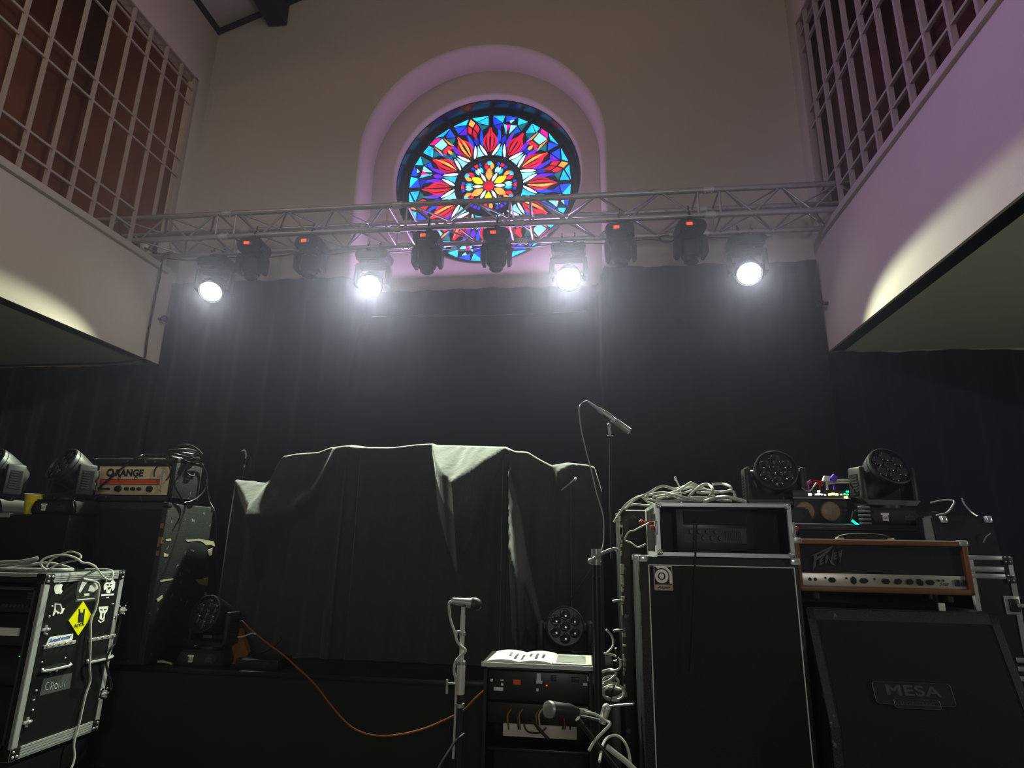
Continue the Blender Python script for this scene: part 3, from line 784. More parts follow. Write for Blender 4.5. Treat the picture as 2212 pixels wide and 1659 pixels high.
# CROWN gaffer tape, hand lettered
S7 = 300 / 2082.
def z2(pts): return [(x * S7, 1420 + y * S7) for x, y in pts]
b = MB(); b.use(M['tape']); b.prism([side(*p) for p in z2([(650, 320), (1082, 232), (1045, 465), (590, 578)])], w + .0004, w + .001, 'X'); tp = b.build('tape_label', None, rk); tp['label'] = 'grey tape label with pale hand lettering'
b = MB()
for st in ([(735, 375), (700, 385), (675, 430), (680, 480), (700, 492), (720, 478)], [(755, 485), (765, 380)], [(765, 380), (795, 385), (795, 420), (762, 440), (790, 480)], [(815, 440), (820, 400), (845, 390), (855, 430), (840, 470), (818, 470), (815, 440)], [(865, 395), (870, 465), (888, 420), (905, 458), (912, 385)], [(925, 450), (935, 375), (955, 440), (975, 355)]):
    b.tube([Vector((w + .0012, *side(*p))) for p in z2(st)], .0013, seg=5)
b.build('hand_lettering', M['white'], tp)
# recessed spring handles
for (x0, y0, x1, y1) in ((95, 1396, 150, 1442), (192, 1381, 240, 1424)):
    a, c = side(x0, y0), side(x1, y1); ya, yb = a[0], c[0]; zb, za = c[1], a[1]
    b = MB(); b.box(w - .004, w + .003, ya, yb, zb, za, bevel=.004); hn = b.build('recessed_handle', M['plastic'], rk)
    b = MB(); b.box(w + .001, w + .007, ya - .004, yb + .004, za - .014, za + .004, bevel=.003)
    for k in range(5): b.sphere((w + .008, ya + (yb - ya) * (k + .3) / 5, za - .001), .006, seg=8)
    b.build('handle_hinge', M['chrome'], hn)
    b = MB(); b.tube([(w + .006, ya + .012, zb + .022), (w + .014, ya + .018, zb + .012), (w + .014, yb - .02, zb + .012), (w + .006, yb - .014, zb + .022)], .007, sub=3); b.build('grip', M['chrome'], hn)
# butterfly latches and catches along the front and rear edges
for (px, py) in ((98, 1360), (58, 1560)):
    y_, z_ = side(px, py); b = MB()
    b.box(w - .006, w + .010, y_ - .022, y_ + .022, z_ - .006, z_ + .006, bevel=.003); b.cyl((w, y_, z_ - .02), (w, y_, z_ + .02), .007, seg=10); b.sphere((w + .01, y_, z_), .008, seg=8)
    b.build('catch', M['chrome'], rk)
for (px, py) in ((262, 1318), (222, 1498)):
    y_, z_ = side(px, py); b = MB()
    b.box(w, w + .004, y_ - .03, min(d, y_ + .03), z_ - .028, z_ + .028, bevel=.002); lt = b.build('butterfly_latch', M['steel'], rk)
    b = MB(); b.cyl((w + .004, y_, z_), (w + .012, y_, z_), .018); b.box(w + .012, w + .016, y_ - .026, y_ + .026, z_ - .005, z_ + .006, bevel=.002)
    for dy, dz in ((-.024, .022), (.02, .022), (-.024, -.022), (.02, -.022)): b.sphere((w + .005, y_ + dy, z_ + dz), .0045, seg=8)
    b.build('turn_key', M['chrome'], lt)
for px, py in ((115, 1255), (112, 1310), (106, 1332), (100, 1370), (90, 1430), (108, 1452), (122, 1450), (78, 1492), (72, 1512), (70, 1534), (245, 1335), (243, 1305), (186, 1432), (200, 1432), (215, 1428), (140, 1421), (148, 1441), (230, 1421)):
    y_, z_ = side(px, py)
    if 0 < y_ < d: b = MB(); b.sphere((w + .001, y_, z_), .0055, seg=8); b.build('rivet', M['chrome'], rk)
# dolly under the case
dl = thing('equipment_dolly', 'dark wheeled dolly carrying the stickered rack case', 'dolly', (RX - w, RY0, 0))
b = MB(); b.box(.0, w - .02, .01, d - .02, .13, .268, bevel=.006); b.build('platform', M['laminate'], dl)
for x in (.08, w - .1):
    for y in (.09, d - .1):
        b = MB(); b.box(x - .03, x + .03, y - .03, y + .03, .118, .13); b.box(x - .022, x - .016, y - .02, y + .02, .04, .12); b.box(x + .016, x + .022, y - .02, y + .02, .04, .12); cs = b.build('caster', M['steel'], dl)
        b = MB(); b.cyl((x - .014, y, .055), (x + .014, y, .055), .055, seg=20); b.build('wheel', M['rubber'], cs)
b = MB(); b.box(w - .35, w - .1, .06, .30, .012, .045, bevel=.006); o = tag(b.build('power_box', M['plastic'], loc=(RX - w + .42, RY0 + .05, -.0115)), 'small black box with a blue light on the floor beside the rack case', 'device')
b = MB(); b.box(w - .30, w - .27, .055, .061, .022, .034); b.build('blue_light', M['ledblue'], o)

# cables on and over the rack case
zt = RZ0 + h
def rc(px, py, y): return at(px, py, Y=y)
def onz(px, py, z): return at(px, py, Z=z)
cable([Vector((-3.12, 2.84, zt + .012)), Vector((-2.95, 2.92, zt + .012)), Vector((-2.82, 3.02, zt + .04)), Vector((-2.70, 3.06, zt + .012)), Vector((-2.66, 2.96, zt + .012)), Vector((-2.80, 2.88, zt + .014)), Vector((-3.0, 2.86, zt + .014))], .009, M['cablegrey'], 'flat grey cable lying along the top of the stickered rack case')
cable([rc(0, 1215, 2.93), rc(45, 1213, 2.93), rc(80, 1206, 2.95), rc(60, 1216, 2.97), rc(20, 1222, 2.98), rc(-20, 1224, 2.98)], .009, M['cablegrey'], 'grey cable hump on the rack case top at the picture\'s left edge')
cable([rc(100, 1232, 2.86), rc(87, 1216, 2.86), rc(105, 1203, 2.88), rc(140, 1199, 2.9), rc(165, 1206, 2.92), rc(178, 1215, 2.94), rc(195, 1218, 2.96), rc(208, 1230, 2.97), Vector((RX + .012, 2.99, 1.045)), Vector((RX + .014, *(at(212, 1260, X=RX + .014).yz))), Vector((RX + .014, *(at(212, 1290, X=RX + .014).yz))), Vector((RX + .014, *(at(206, 1318, X=RX + .014).yz))), Vector((RX + .014, *(at(197, 1340, X=RX + .014).yz))), Vector((RX + .022, *(at(196, 1380, X=RX + .022).yz))), Vector((RX + .026, *(at(194, 1440, X=RX + .026).yz))), Vector((RX + .016, *(at(195, 1470, X=RX + .016).yz))), Vector((RX + .014, *(at(184, 1505, X=RX + .014).yz))), Vector((RX + .014, *(at(172, 1560, X=RX + .014).yz))), Vector((RX + .016, *(at(160, 1605, X=RX + .016).yz))), Vector((RX + .03, *(at(158, 1650, X=RX + .03).yz))), Vector((RX + .06, 3.02, .006)), Vector((RX + .25, 3.0, .006)), Vector((RX + .45, 3.2, .006))], .0055, M['cablewhite'], 'pale cable looped on the rack case and hanging down its stickered side', sub=5)
cable([rc(100, 1225, 2.9), rc(112, 1208, 2.92), rc(150, 1192, 2.94), rc(172, 1198, 2.95), rc(170, 1208, 2.93), rc(130, 1218, 2.91), rc(108, 1228, 2.88)], .005, M['cablegrey'], 'thin grey cable loop standing up on the stickered rack case')
cable([rc(205, 1222, 3.0), Vector((RX + .014, *(at(222, 1245, X=RX + .014).yz))), Vector((RX + .016, *(at(238, 1252, X=RX + .016).yz))), Vector((RX + .014, *(at(244, 1240, X=RX + .014).yz))), Vector((RX - .02, 3.2, zt + .008)), Vector((RX - .12, 3.15, zt + .008))], .0045, M['cablewhite'], 'small pale cable loop drooping over the rack case top edge')
p = [(259, 1325), (259, 1345), (252, 1372), (248, 1390), (240, 1400), (230, 1424), (231, 1445), (241, 1480), (238, 1490)]
cable([Vector((RX + .02, *(at(x, y, X=RX + .02).yz))) for x, y in p], .0055, M['cable'], 'black cable running down the rear edge of the stickered rack case')

# ---------------------------------------------------------------- shelf case with moving heads and a cup
sh = thing('black_flight_case', 'dark case at the far left carrying two moving heads and a yellow cup', 'flight case', (-4.15, 3.31, 0))
b = MB(); b.box(0, 1.15, 0, .215, 0, 1.372, bevel=.006); b.build('body', M['laminate'], sh)
b = MB(); b.box(0, .76, -.004, .02, 1.352, 1.376); b.build('edge_strip', M['alu'], sh)
wash('moving_head_wash', 'moving head wash light cut by the left edge of the picture', (-3.62, 3.42, 1.372), R(-18), R(26), group='moving head wash lights standing on cases', stickers=True)
wash('moving_head_wash', 'moving head wash light left of the orange-striped amplifier, lens turned left', (-3.13, 3.42, 1.372), R(-20), R(28), group='moving head wash lights standing on cases', stickers=True)
cp = thing('paper_cup', 'yellow printed paper cup on the dark case at the left', 'cup', (*at(68, 1100, Y=3.37).xy, 1.372))
b = MB(); b.use(M['orangecup']); b.lathe([(.032, .0), (.034, .003), (.047, .118), (.045, .118), (.033, .006)], seg=28, cap1=False); b.build('cup_body', None, cp)
b = MB(); b.use(M['white'])
b.tube([(.0475 * math.cos(k * math.pi / 14), .0475 * math.sin(k * math.pi / 14), .119) for k in range(28)], .003, closed=True, seg=6); b.build('rim', None, cp)

# ---------------------------------------------------------------- worn guitar cabinet and amplifier head
GX, GY = -2.57, 3.56
cb = thing('guitar_cabinet', 'tall worn black speaker cabinet under the orange-striped amplifier head', 'speaker cabinet', (GX - .70, GY, .53))
w2, d2, h2 = .70, .48, .932
b = MB(); b.box(0, w2, .0, d2, 0, h2, bevel=.012); b.build('body', M['tolexworn'], cb)
b = MB(); b.box(.035, w2 - .035, -.004, .01, .035, h2 - .04); b.build('grille', M['grille'], cb)
for x in (0, w2):
    for y in (0, d2):
        b = MB(); s = 1 if x else -1; q = 1 if y else -1
        b.box(min(x, x - s * .03) - .003, max(x, x - s * .03) + .003, min(y, y - q * .03) - .003, max(y, y - q * .03) + .003, h2 - .03, h2 + .003, bevel=.006); b.build('corner', M['rubber'], cb)
def tearpoly(b, pts, m):
    b = MB(); b.use(M[m]); q = []
    for x, y in pts:
        p = at(x, y, X=GX); q.append((p.y - GY, p.z - .53))
    b.prism(q, w2 - .001, w2 + .002, 'X'); b.build('torn_patch', None, cb)
S4 = 560 / 2212.
def z3(pts): return [(x * S4, 900 + y * S4) for x, y in pts]
tearpoly(b, z3([(1580, 1050), (1640, 1048), (1700, 1042), (1760, 1055), (1820, 1062), (1826, 1082), (1780, 1078), (1730, 1072), (1690, 1056), (1640, 1064), (1600, 1068)]), 'tear')
tearpoly(b, z3([(1730, 1072), (1828, 1082), (1832, 1108), (1800, 1095), (1760, 1100)]), 'tear')
tearpoly(b, z3([(1770, 1140), (1812, 1120), (1806, 1180), (1785, 1190)]), 'tear')
tearpoly(b, z3([(1620, 1145), (1660, 1142), (1650, 1152)]), 'tear')
tearpoly(b, z3([(1412, 1045), (1455, 1040), (1460, 1058), (1415, 1060)]), 'tear')
tearpoly(b, z3([(1395, 1160), (1440, 1180), (1425, 1195), (1395, 1195)]), 'tear')
tearpoly(b, z3([(1365, 1395), (1475, 1380), (1478, 1392), (1366, 1412)]), 'tear')
tearpoly(b, z3([(1335, 1560), (1385, 1520), (1388, 1545), (1345, 1582)]), 'tear')
tearpoly(b, z3([(1668, 1395), (1775, 1375), (1770, 1440), (1700, 1430)]), 'tearw')
tearpoly(b, z3([(1750, 1490), (1768, 1520), (1755, 1560), (1742, 1555)]), 'tearw')
for k, (x, y) in enumerate(((1380, 740), (1410, 935), (1400, 1060), (1385, 1100), (1410, 1170))):
    p = at(x * S4, 900 + y * S4, Y=GY); s_ = .008 + .004 * (k % 3)
    b = MB(); b.box(w2 - .03, w2 - .03 + s_ * 1.6, -.002, .003, p.z - .53 - s_, p.z - .53 + s_ * 1.4); b.build('chipped_patch', M['tearw'], cb)
b = MB(); b.box(w2 * .3, w2 * .7, .2, .22, -.001, .0); b.build('skid', M['rubber'], cb)

hx0 = GX - .595; hy = 3.58
hd = thing('amplifier_head', 'guitar amplifier head with cream panel and orange stripe on the worn cabinet', 'amplifier', (hx0, hy, 1.473))
W, D, H = .595, .27, .266
b = MB(); t = .03
b.box(0, W, 0, D, 0, t, bevel=.008); b.box(0, W, 0, D, H - t, H, bevel=.008); b.box(0, t, 0, D, 0, H, bevel=.008); b.box(W - t, W, 0, D, 0, H, bevel=.008); b.box(t, W - t, D - .03, D, t, H - t)
b.build('cabinet', M['tolexworn'], hd)
b = MB(); b.box(.035, W - .035, .018, .03, .03, H - .03); b.use(M['tolex']); b.build('baffle', M['tolex'], hd)
b = MB(); b.box(.055, W - .045, .010, .018, .038, H - .05, bevel=.002); fp = b.build('front_panel', M['cream'], hd)
b = MB(); b.use(M['ink']); b.text('O', .064, Tr(.138, .0094, .174) @ FRONT, bold=.004, ext=.0008)
b.text('RANGE', .058, Tr(.270, .0094, .173) @ FRONT, bold=.0028, ext=.0008, spacing=1.02)
for cx_, cz_, r_ in ((.206, .142, .010), (.322, .140, .011)):
    b.tube([(cx_ + r_ * math.cos(a) * (1 - a / 16), .009, cz_ + r_ * math.sin(a) * (1 - a / 16)) for a in [k * .5 for k in range(12)]], .0026, seg=6)
b.build('logo', None, fp)['label'] = 'black curly lettering on the cream panel'
b = MB(); b.use(M['orange']); b.box(.075, W - .10, .0088, .0102, .105, .131); b.use(M['ink']); b.box(.075, W - .10, .0086, .0102, .1315, .135); b.box(.075, W - .10, .0086, .0102, .1015, .105); b.build('stripe', None, fp)
for k, (x, r_) in enumerate(((.105, .008), (.128, .006), (.150, .008), (.215, .022), (.275, .012), (.318, .013), (.36, .012), (.43, .021))):
    b = MB(); b.cyl((x, .010, .074), (x, -.008, .074), r_, r_ * .8, seg=16); b.build('knob', M['plastic'], fp)
b = MB()
for x in (.06, W - .085):
    b.tube([(x, .012, .06), (x, -.008, .068), (x, -.008, H - .085), (x, .012, H - .075)], .006, seg=8)
b.build('chrome_bar', M['chrome'], fp)
b = MB(); b.box(W - .002, W + .004, .09, .18, .16, .215, bevel=.002); b.tube([(W + .004, .10, .19), (W + .015, .115, .175), (W + .015, .16, .175), (W + .004, .175, .19)], .006, seg=6, sub=3); b.build('side_handle', M['rubber'], hd)
for x in (0, W):
    for y in (0, D):
        b = MB(); s = 1 if x else -1; q = 1 if y else -1
        b.box(min(x, x - s * .025) - .003, max(x, x - s * .025) + .003, min(y, y - q * .025) - .003, max(y, y - q * .025) + .003, H - .025, H + .003, bevel=.006); b.build('corner', M['rubber'], hd)
for x in (.05, W - .05):
    for y in (.05, D - .05):
        b = MB(); b.cyl((x, y, -.010), (x, y, .0), .014); b.build('foot', M['rubber'], hd)
ht = 1.473 + H
# cable coil lying on the head, with a bight drooping across its front
cz = GX - .06
b = MB()
for k in range(5):
    r_ = .10 + .006 * (k % 3); zc = ht + .012 + .013 * k
    b.tube([(cz + (.012 * (k % 2)) + r_ * .8 * math.cos(a + k), hy + .13 + r_ * .9 * math.sin(a + k), zc + .006 * math.sin(2 * a + k)) for a in [j * math.pi / 12 for j in range(24)]], .006, seg=7, closed=True)
b.tube([Vector((cz - .10, hy + .10, ht + .03)), at(372, 975, Y=hy + .12), at(395, 961, Y=hy + .14), at(420, 966, Y=hy + .15), at(436, 982, Y=hy + .13), Vector((cz + .09, hy + .12, ht + .04))], .0065, sub=5)
tag(b.build('cable_coil', M['cable']), 'coil of black cable on top of the orange-striped amplifier head', 'cable')
cable([at(212, 1055, Y=hy - .012), at(245, 1027, Y=hy - .016), at(275, 1002, Y=hy - .016), at(300, 987, Y=hy - .012), at(312, 983, Y=hy + .02), at(345, 982, Y=hy + .05), at(400, 984, Y=hy + .08), at(420, 990, Y=hy + .10), at(440, 1010, X=GX + .02), at(447, 1035, X=GX + .03), at(440, 1062, X=GX + .03), at(415, 1082, X=GX + .012), at(385, 1087, X=GX - .02)], .006, M['cable'], 'black cable strung across the front of the orange-striped amplifier head')
cable([at(352, 1011, Y=hy - .008) + Vector((.016 * 0, 0, 0)) + Vector((.055 * math.cos(a), 0, .06 * math.sin(a) - .03)) for a in [k * .45 - .9 for k in range(11)]], .0045, M['cable'], 'round cable loop hanging over the right end of the cream amplifier panel')
cable([at(405, 1000, X=GX + .012), at(388, 1035, X=GX + .02), at(378, 1050, X=GX + .02), at(400, 1095, X=GX + .014), at(385, 1130, X=GX + .014)], .005, M['cable'], 'thin black cable hanging down the side of the worn cabinet')
cable([at(445, 1035, X=GX + .06), at(452, 1080, X=GX + .1), at(466, 1115, X=GX + .16), at(468, 1200, X=GX + .17), at(470, 1290, X=GX + .17), Vector((GX + .17, at(470, 1290, X=GX + .17).y, .536))], .0035, M['cable'], 'very thin black wire hanging just right of the worn cabinet')

# ---------------------------------------------------------------- on the riser: moving head, small box, cases
wash('moving_head_wash', 'moving head wash light in the shadow on the riser beside the worn cabinet', (*at(452, 1430, Y=3.72).xy, .53), R(-14), R(18), group='moving head wash lights standing on cases', stickers=True)
bx = thing('stage_box', 'low black box with faint white lettering on the riser', 'device', (*at(565, 1430, Y=3.66).xy, .53))
b = MB(); b.box(-.13, .13, -.06, .12, 0, .055, bevel=.006); b.build('body', M['plastic'], bx)
b = MB(); b.use(M['badge']); b.text('DMX-A100', .020, Tr(.03, -.061, .036) @ FRONT); b.text('DMX 100W', .013, Tr(.03, -.061, .015) @ FRONT); b.build('lettering', None, bx)
b = MB(); b.tube([Vector((-.10, .02, .055)), Vector((-.06, 0, .09)), Vector((0, -.02, .085)), Vector((.05, 0, .11)), Vector((.08, .04, .15)), Vector((.06, .08, .16))], .006, sub=5); tag(b.build('cable', M['cable'], loc=bx.location), 'short black cable standing up from the lettered box on the riser', 'cable')
am = at(518, 1395, Y=3.75)
b = MB(); b.T = Tr(am.x, am.y, .53); b.prism([(-.04, 0), (.045, 0), (.07, .06), (-.005, .20), (-.035, .17)], -.02, .02, 'Y'); tag(b.build('amber_wedge', M['amber']), 'amber plastic wedge standing on the riser behind the shadowed moving head', 'reflector')
cable([at(514, 1343, Y=3.725), at(523, 1342, Y=3.72), at(540, 1358, Y=3.71), at(557, 1373, Y=3.70), at(585, 1395, Y=3.64), at(612, 1415, Y=3.60), at(640, 1440, Y=3.54), at(680, 1478, Y=3.5), at(720, 1530, Y=3.45), at(755, 1567, Y=3.4), at(790, 1585, Y=3.35), at(830, 1590, Y=3.3), at(875, 1585, Y=3.25), at(920, 1573, Y=3.2), at(960, 1556, Y=3.15), at(1000, 1535, Y=3.08), at(1025, 1510, Y=3.06), at(1045, 1492, Y=3.06)], .005, M['cableorange'], 'orange cable slung from the riser down to the small rack with the sheet music', sub=5)
cable([at(508, 1376, Y=3.72), at(525, 1375, Y=3.72), at(545, 1368, Y=3.71), at(553, 1370, Y=3.70)], .005, M['cablewhite'], 'short pale cable under the amber wedge')
cable([Vector((at(344, 1412, Y=3.62).x + v, 3.62, .538 + z)) for v, z in ((0, .008), (.03, .01), (.09, 0))], .006, M['tear'], 'pale bent stick lying at the foot of the worn cabinet', name='stick', cat='stick')
b = MB(); p = at(389, 1612, Y=3.30); b.box(-.045, .045, -.03, .03, 0, .05, bevel=.006); tag(b.build('cardboard_box', M['tan'], loc=(p.x, p.y, .0)), 'small tan box on the dark floor in front of the riser', 'box')
b = MB(); p = at(366, 1606, Y=3.32); b.cyl((0, 0, 0), (0, 0, .05), .015); o = tag(b.build('indicator_lamp', M['plastic'], loc=(p.x, p.y, 0)), 'tiny device with a blue light beside the small tan box', 'device')
b = MB(); b.sphere((0, -.012, .045), .006, seg=8); b.build('blue_light', M['ledblue'], o)

# ---------------------------------------------------------------- drum kit under a black cloth
CYD = 4.02
ridge = [(512, 1036), (545, 1040), (576, 1043), (586, 1033), (598, 1008), (613, 985), (640, 980), (690, 976), (715, 966), (760, 961), (800, 966), (850, 966), (900, 960), (935, 958), (945, 961), (1093, 965), (1112, 974), (1140, 976), (1170, 994), (1192, 1005), (1225, 999), (1265, 1003), (1284, 1008), (1300, 1060)]
# (pixel column, start of the lit slope, end of the slope, outward slope)
slope = [(512, 1036, 1037, 1.15), (578, 1043, 1098, 1.15), (588, 1040, 1118, 1.15), (600, 1052, 1119, 1.0), (625, 1075, 1118, .75), (655, 1078, 1106, .75), (685, 1050, 1080, .7), (705, 1010, 1055, .6), (722, 968, 1005, .5), (735, 962, 970, .5),
         (748, 961, 966, 1.2), (778, 962, 972, 1.2), (800, 966, 968, 1.2), (935, 958, 960, 1.2), (940, 959, 975, 1.15), (955, 961, 1008, 1.15), (980, 962, 1040, 1.15), (1003, 963, 1058, 1.15), (1050, 964, 1010, 1.15), (1092, 966, 970, 1.15), (1100, 970, 974, 1.2),
         (1106, 1030, 1080, .9), (1116, 1060, 1180, .9), (1128, 1110, 1225, .9), (1142, 1190, 1250, .9), (1158, 1255, 1300, .9), (1168, 1300, 1330, .9), (1176, 1326, 1330, .5), (1195, 1005, 1010, .8), (1206, 1003, 1024, 1.2), (1222, 1000, 1012, 1.2), (1240, 1000, 1003, 1.0), (1300, 1060, 1061, 1)]
def interp(tab, x, i):
    for a, c in zip(tab, tab[1:]):
        if a[0] <= x <= c[0]:
            t = (x - a[0]) / max(1e-6, c[0] - a[0]); return a[i] + (c[i] - a[i]) * t
    return tab[-1][i]
b = MB(); cols = []; rr = random.Random(5)
NCOL = 300; SL = 1320 / (CYD * .98)            # pixels per metre at the cloth
for i in range(NCOL + 1):
    px = 512 + (1300 - 512) * i / NCOL
    top = at(px, interp(ridge, px, 1), Y=CYD)
    d0 = max(0, (interp(slope, px, 1) - interp(ridge, px, 1)) / SL); d1 = max(d0 + .004, (interp(slope, px, 2) - interp(ridge, px, 1)) / SL); s = interp(slope, px, 3)
    col = []
    for k in range(6):                          # the part lying back over the kit
        t = 1 - k / 6; col.append(Vector((top.x, top.y + .42 * t, top.z - .10 * t * t + .01 * math.sin(i * .3 + k))))
    total = top.z - .535
    ds = [0, .006, .012, .02, .03] + [.03 + (total - .03) * (k / 60) ** 1.0 for k in range(1, 61)]
    for dd in ds:
        off = 1.6 * min(dd, .012) + s * min(max(dd - d0, 0), d1 - d0)
        off -= min(.55 * max(0, dd - d1 - .01), s * (d1 - d0) * .92) if d1 - d0 > .02 else 0
        off += .012 * math.sin(i * .33 + 2 * dd) * min(1, dd * 3)
        wr = .0022 * math.sin(i * .55 + dd * 45 + 2.5 * math.sin(i * .13) + 2 * math.sin(dd * 31)) * (1 if d0 <= dd <= d1 and d1 - d0 > .03 else .25)
        off += wr
        col.append(Vector((top.x, top.y - off, top.z - dd)))
    cols.append([b.bm.verts.new(p) for p in col])
for A, B in zip(cols, cols[1:]):
    for k in range(len(A) - 1):
        f = b.bm.faces.new((A[k], B[k], B[k + 1], A[k + 1])); f.smooth = True
tag(b.build('drum_cover', M['cloth'], sharp=75), 'black cloth draped over the drum kit, its upper folds catching the light', 'cloth')
b = MB(); p0, p1 = at(1229, 1046, Y=3.93), at(1243, 1035, Y=3.9); b.cyl(p0 + (p0 - p1) * 1.2, p1, .005); b.sphere(p1, .011, seg=10); tag(b.build('cymbal_rod', M['chrome']), 'short bright metal rod with a ball end sticking out of the drum cloth', 'rod')
# microphone left of the cloth
p = at(527, 1010, Y=4.5)
ms = thing('drum_microphone_stand', 'drum microphone with curled cable on a thin stand left of the cloth', 'microphone', (p.x, 4.5, .53))
b = MB(); b.cyl((0, 0, .02), (0, 0, p.z - .53), .008); b.cyl((0, 0, 0), (0, 0, .02), .09, .085, seg=24); b.build('stand', M['plastic'], ms)
b = MB(); b.tube([Vector((-.035, 0, p.z - .53 + .125)), Vector((-.015, 0, p.z - .53 + .135)), Vector((0, 0, p.z - .53 + .11)), Vector((.006, 0, p.z - .53 + .07)), Vector((.002, 0, p.z - .53))], .007, sub=5); b.build('gooseneck', M['steel'], ms)
b = MB(); b.cyl((.004, 0, p.z - .53 + .02), (.012, 0, p.z - .53 + .07), .016, .02); b.build('microphone', M['plastic'], ms)
b = MB(); b.tube([Vector((.01, 0, p.z - .53 + .075)), Vector((.03, 0, p.z - .53 + .09)), Vector((.05, 0, p.z - .53 + .06)), Vector((.052, .0, p.z - .53 + .0)), Vector((.03, .01, p.z - .53 - .1)), Vector((.01, .0, p.z - .53 - .25))], .004, sub=5); b.build('cable', M['cable'], ms)

# ================================================================ CENTRE
# straight microphone stand
p = at(1001, 1308, Y=2.62)
st = thing('microphone_stand', 'bright straight microphone stand left of the small rack with the sheet music', 'microphone stand', (p.x, 2.62, 0))
Z = lambda py, px=1003: at(px, py, Y=2.62).z
b = MB(); b.cyl((0, 0, Z(1500)), (0, 0, Z(1440)), .0165, seg=20); b.cyl((0, 0, Z(1466)), (0, 0, Z(1430)), .0155, seg=20)
b.cyl((0, 0, Z(1435)), (0, 0, Z(1330)), .0095, seg=16); b.cyl((0, 0, Z(1330)), (0, 0, Z(1308)), .0085, seg=16); b.build('upper_tube', M['satin'], st)
b = MB(); b.cyl((0, 0, .07), (0, 0, Z(1497)), .0125, seg=16); b.build('lower_tube', M['rubber'], st)
b = MB(); b.cyl((0, 0, Z(1528)), (0, 0, Z(1520)), .018); b.cyl((-.02, 0, Z(1478)), (-.055, 0, Z(1478)), .004); b.cyl((-.055, 0, Z(1500)), (-.055, 0, Z(1470)), .006, .004)
b.cyl((0, 0, Z(1373)), (0, 0, Z(1366)), .0125); b.cyl((0, 0, Z(1436)), (0, 0, Z(1428)), .016); b.build('collar', M['steel'], st)
for k in range(3):
    a = R(80 + 120 * k); b = MB(); b.tube([(0, 0, .17), (.14 * math.cos(a), .14 * math.sin(a), .10), (.30 * math.cos(a), .30 * math.sin(a), .012)], .008); b.build('leg', M['plastic'], st)
b = MB()
for a, c in ((1367, -.02), (1427, -.02)): b.tube([(0, 0, Z(a)), (c, -.004, Z(a) + .004), (c - .005, -.004, Z(a) - .022)], .0045, sub=3)
b.build('cable_clip', M['steel'], st)
mc = thing('vocal_microphone', 'microphone in the clip at the top of the bright straight stand', 'microphone', (p.x, 2.62, Z(1308)))
b = MB(); b.T = Tr(0, 0, .012) @ RotZ(R(25)) @ RotY(R(98)); b.lathe([(.012, -.05), (.013, -.045), (.017, .0), (.020, .02), (.021, .03)], seg=18); b.build('body', M['steel'], mc)
b = MB(); b.T = Tr(0, 0, .012) @ RotZ(R(25)) @ RotY(R(98)); b.lathe([(.021, .028), (.025, .034), (.026, .048), (.022, .066), (.012, .076), (.002, .078)], seg=18); b.build('grille_head', M['plastic2'], mc)
b = MB(); b.box(-.013, .013, -.013, .013, -.004, .014, bevel=.004); b.build('clip', M['rubber'], mc)
b = MB(); o3 = Vector((0, 0, 0)); zl = lambda py: Z(py) - Z(1308)
b.tube([(-.048, -.02, .016), (-.056, -.02, .005), (-.05, -.016, zl(1335)), (-.03, -.012, zl(1365)), (-.018, -.012, zl(1385)), (.0, -.016, zl(1395)), (.018, -.012, zl(1405)), (-.005, -.018, zl(1418)), (-.022, -.014, zl(1432)), (-.026, -.012, zl(1450)), (-.02, .01, zl(1480)), (-.016, 0, zl(1560)), (-.018, 0, zl(1640))], .0055, sub=5); b.build('cable', M['cablewhite'], mc)
cable([at(1003, 1585, Y=2.62), at(985, 1600, Y=2.58), at(965, 1630, Y=2.5), at(948, 1659, Y=2.45), at(930, 1700, Y=2.4)], .005, M['cable'], 'black cable trailing to the floor left of the bright straight stand')

# small rack with sheet music on top
KX0, KX1, KY, KD, KZ = -.487, .012, 3.05, .31, .705
kr = thing('equipment_rack', 'small black rack of wired boxes with sheet music lying on its top', 'rack', (KX0, KY, 0))
w, d, h = KX1 - KX0, KD, KZ
b = MB(); e = .015
b.box(0, w, 0, d, h - e, h); b.box(0, w, 0, d, .10, .10 + e); b.box(0, e, 0, d, .10, h); b.box(w - e, w, 0, d, .10, h); b.box(0, w, d - e, d, .10, h); b.build('shell', M['laminate'], kr)
b = MB(); b.box(-.01, w + .005, -.012, d + .01, h, h + .012, bevel=.004); b.build('lid', M['plastic'], kr)
b = MB(); b.box(-.01, w + .005, -.016, -.011, h - .004, h + .014); b.build('edge_strip', M['alu'], kr)
for x in (.05, w - .05):
    for y in (.05, d - .05):
        b = MB(); b.box(x - .02, x + .02, y - .02, y + .02, 0.0, .10, bevel=.005); b.build('foot', M['rubber'], kr)
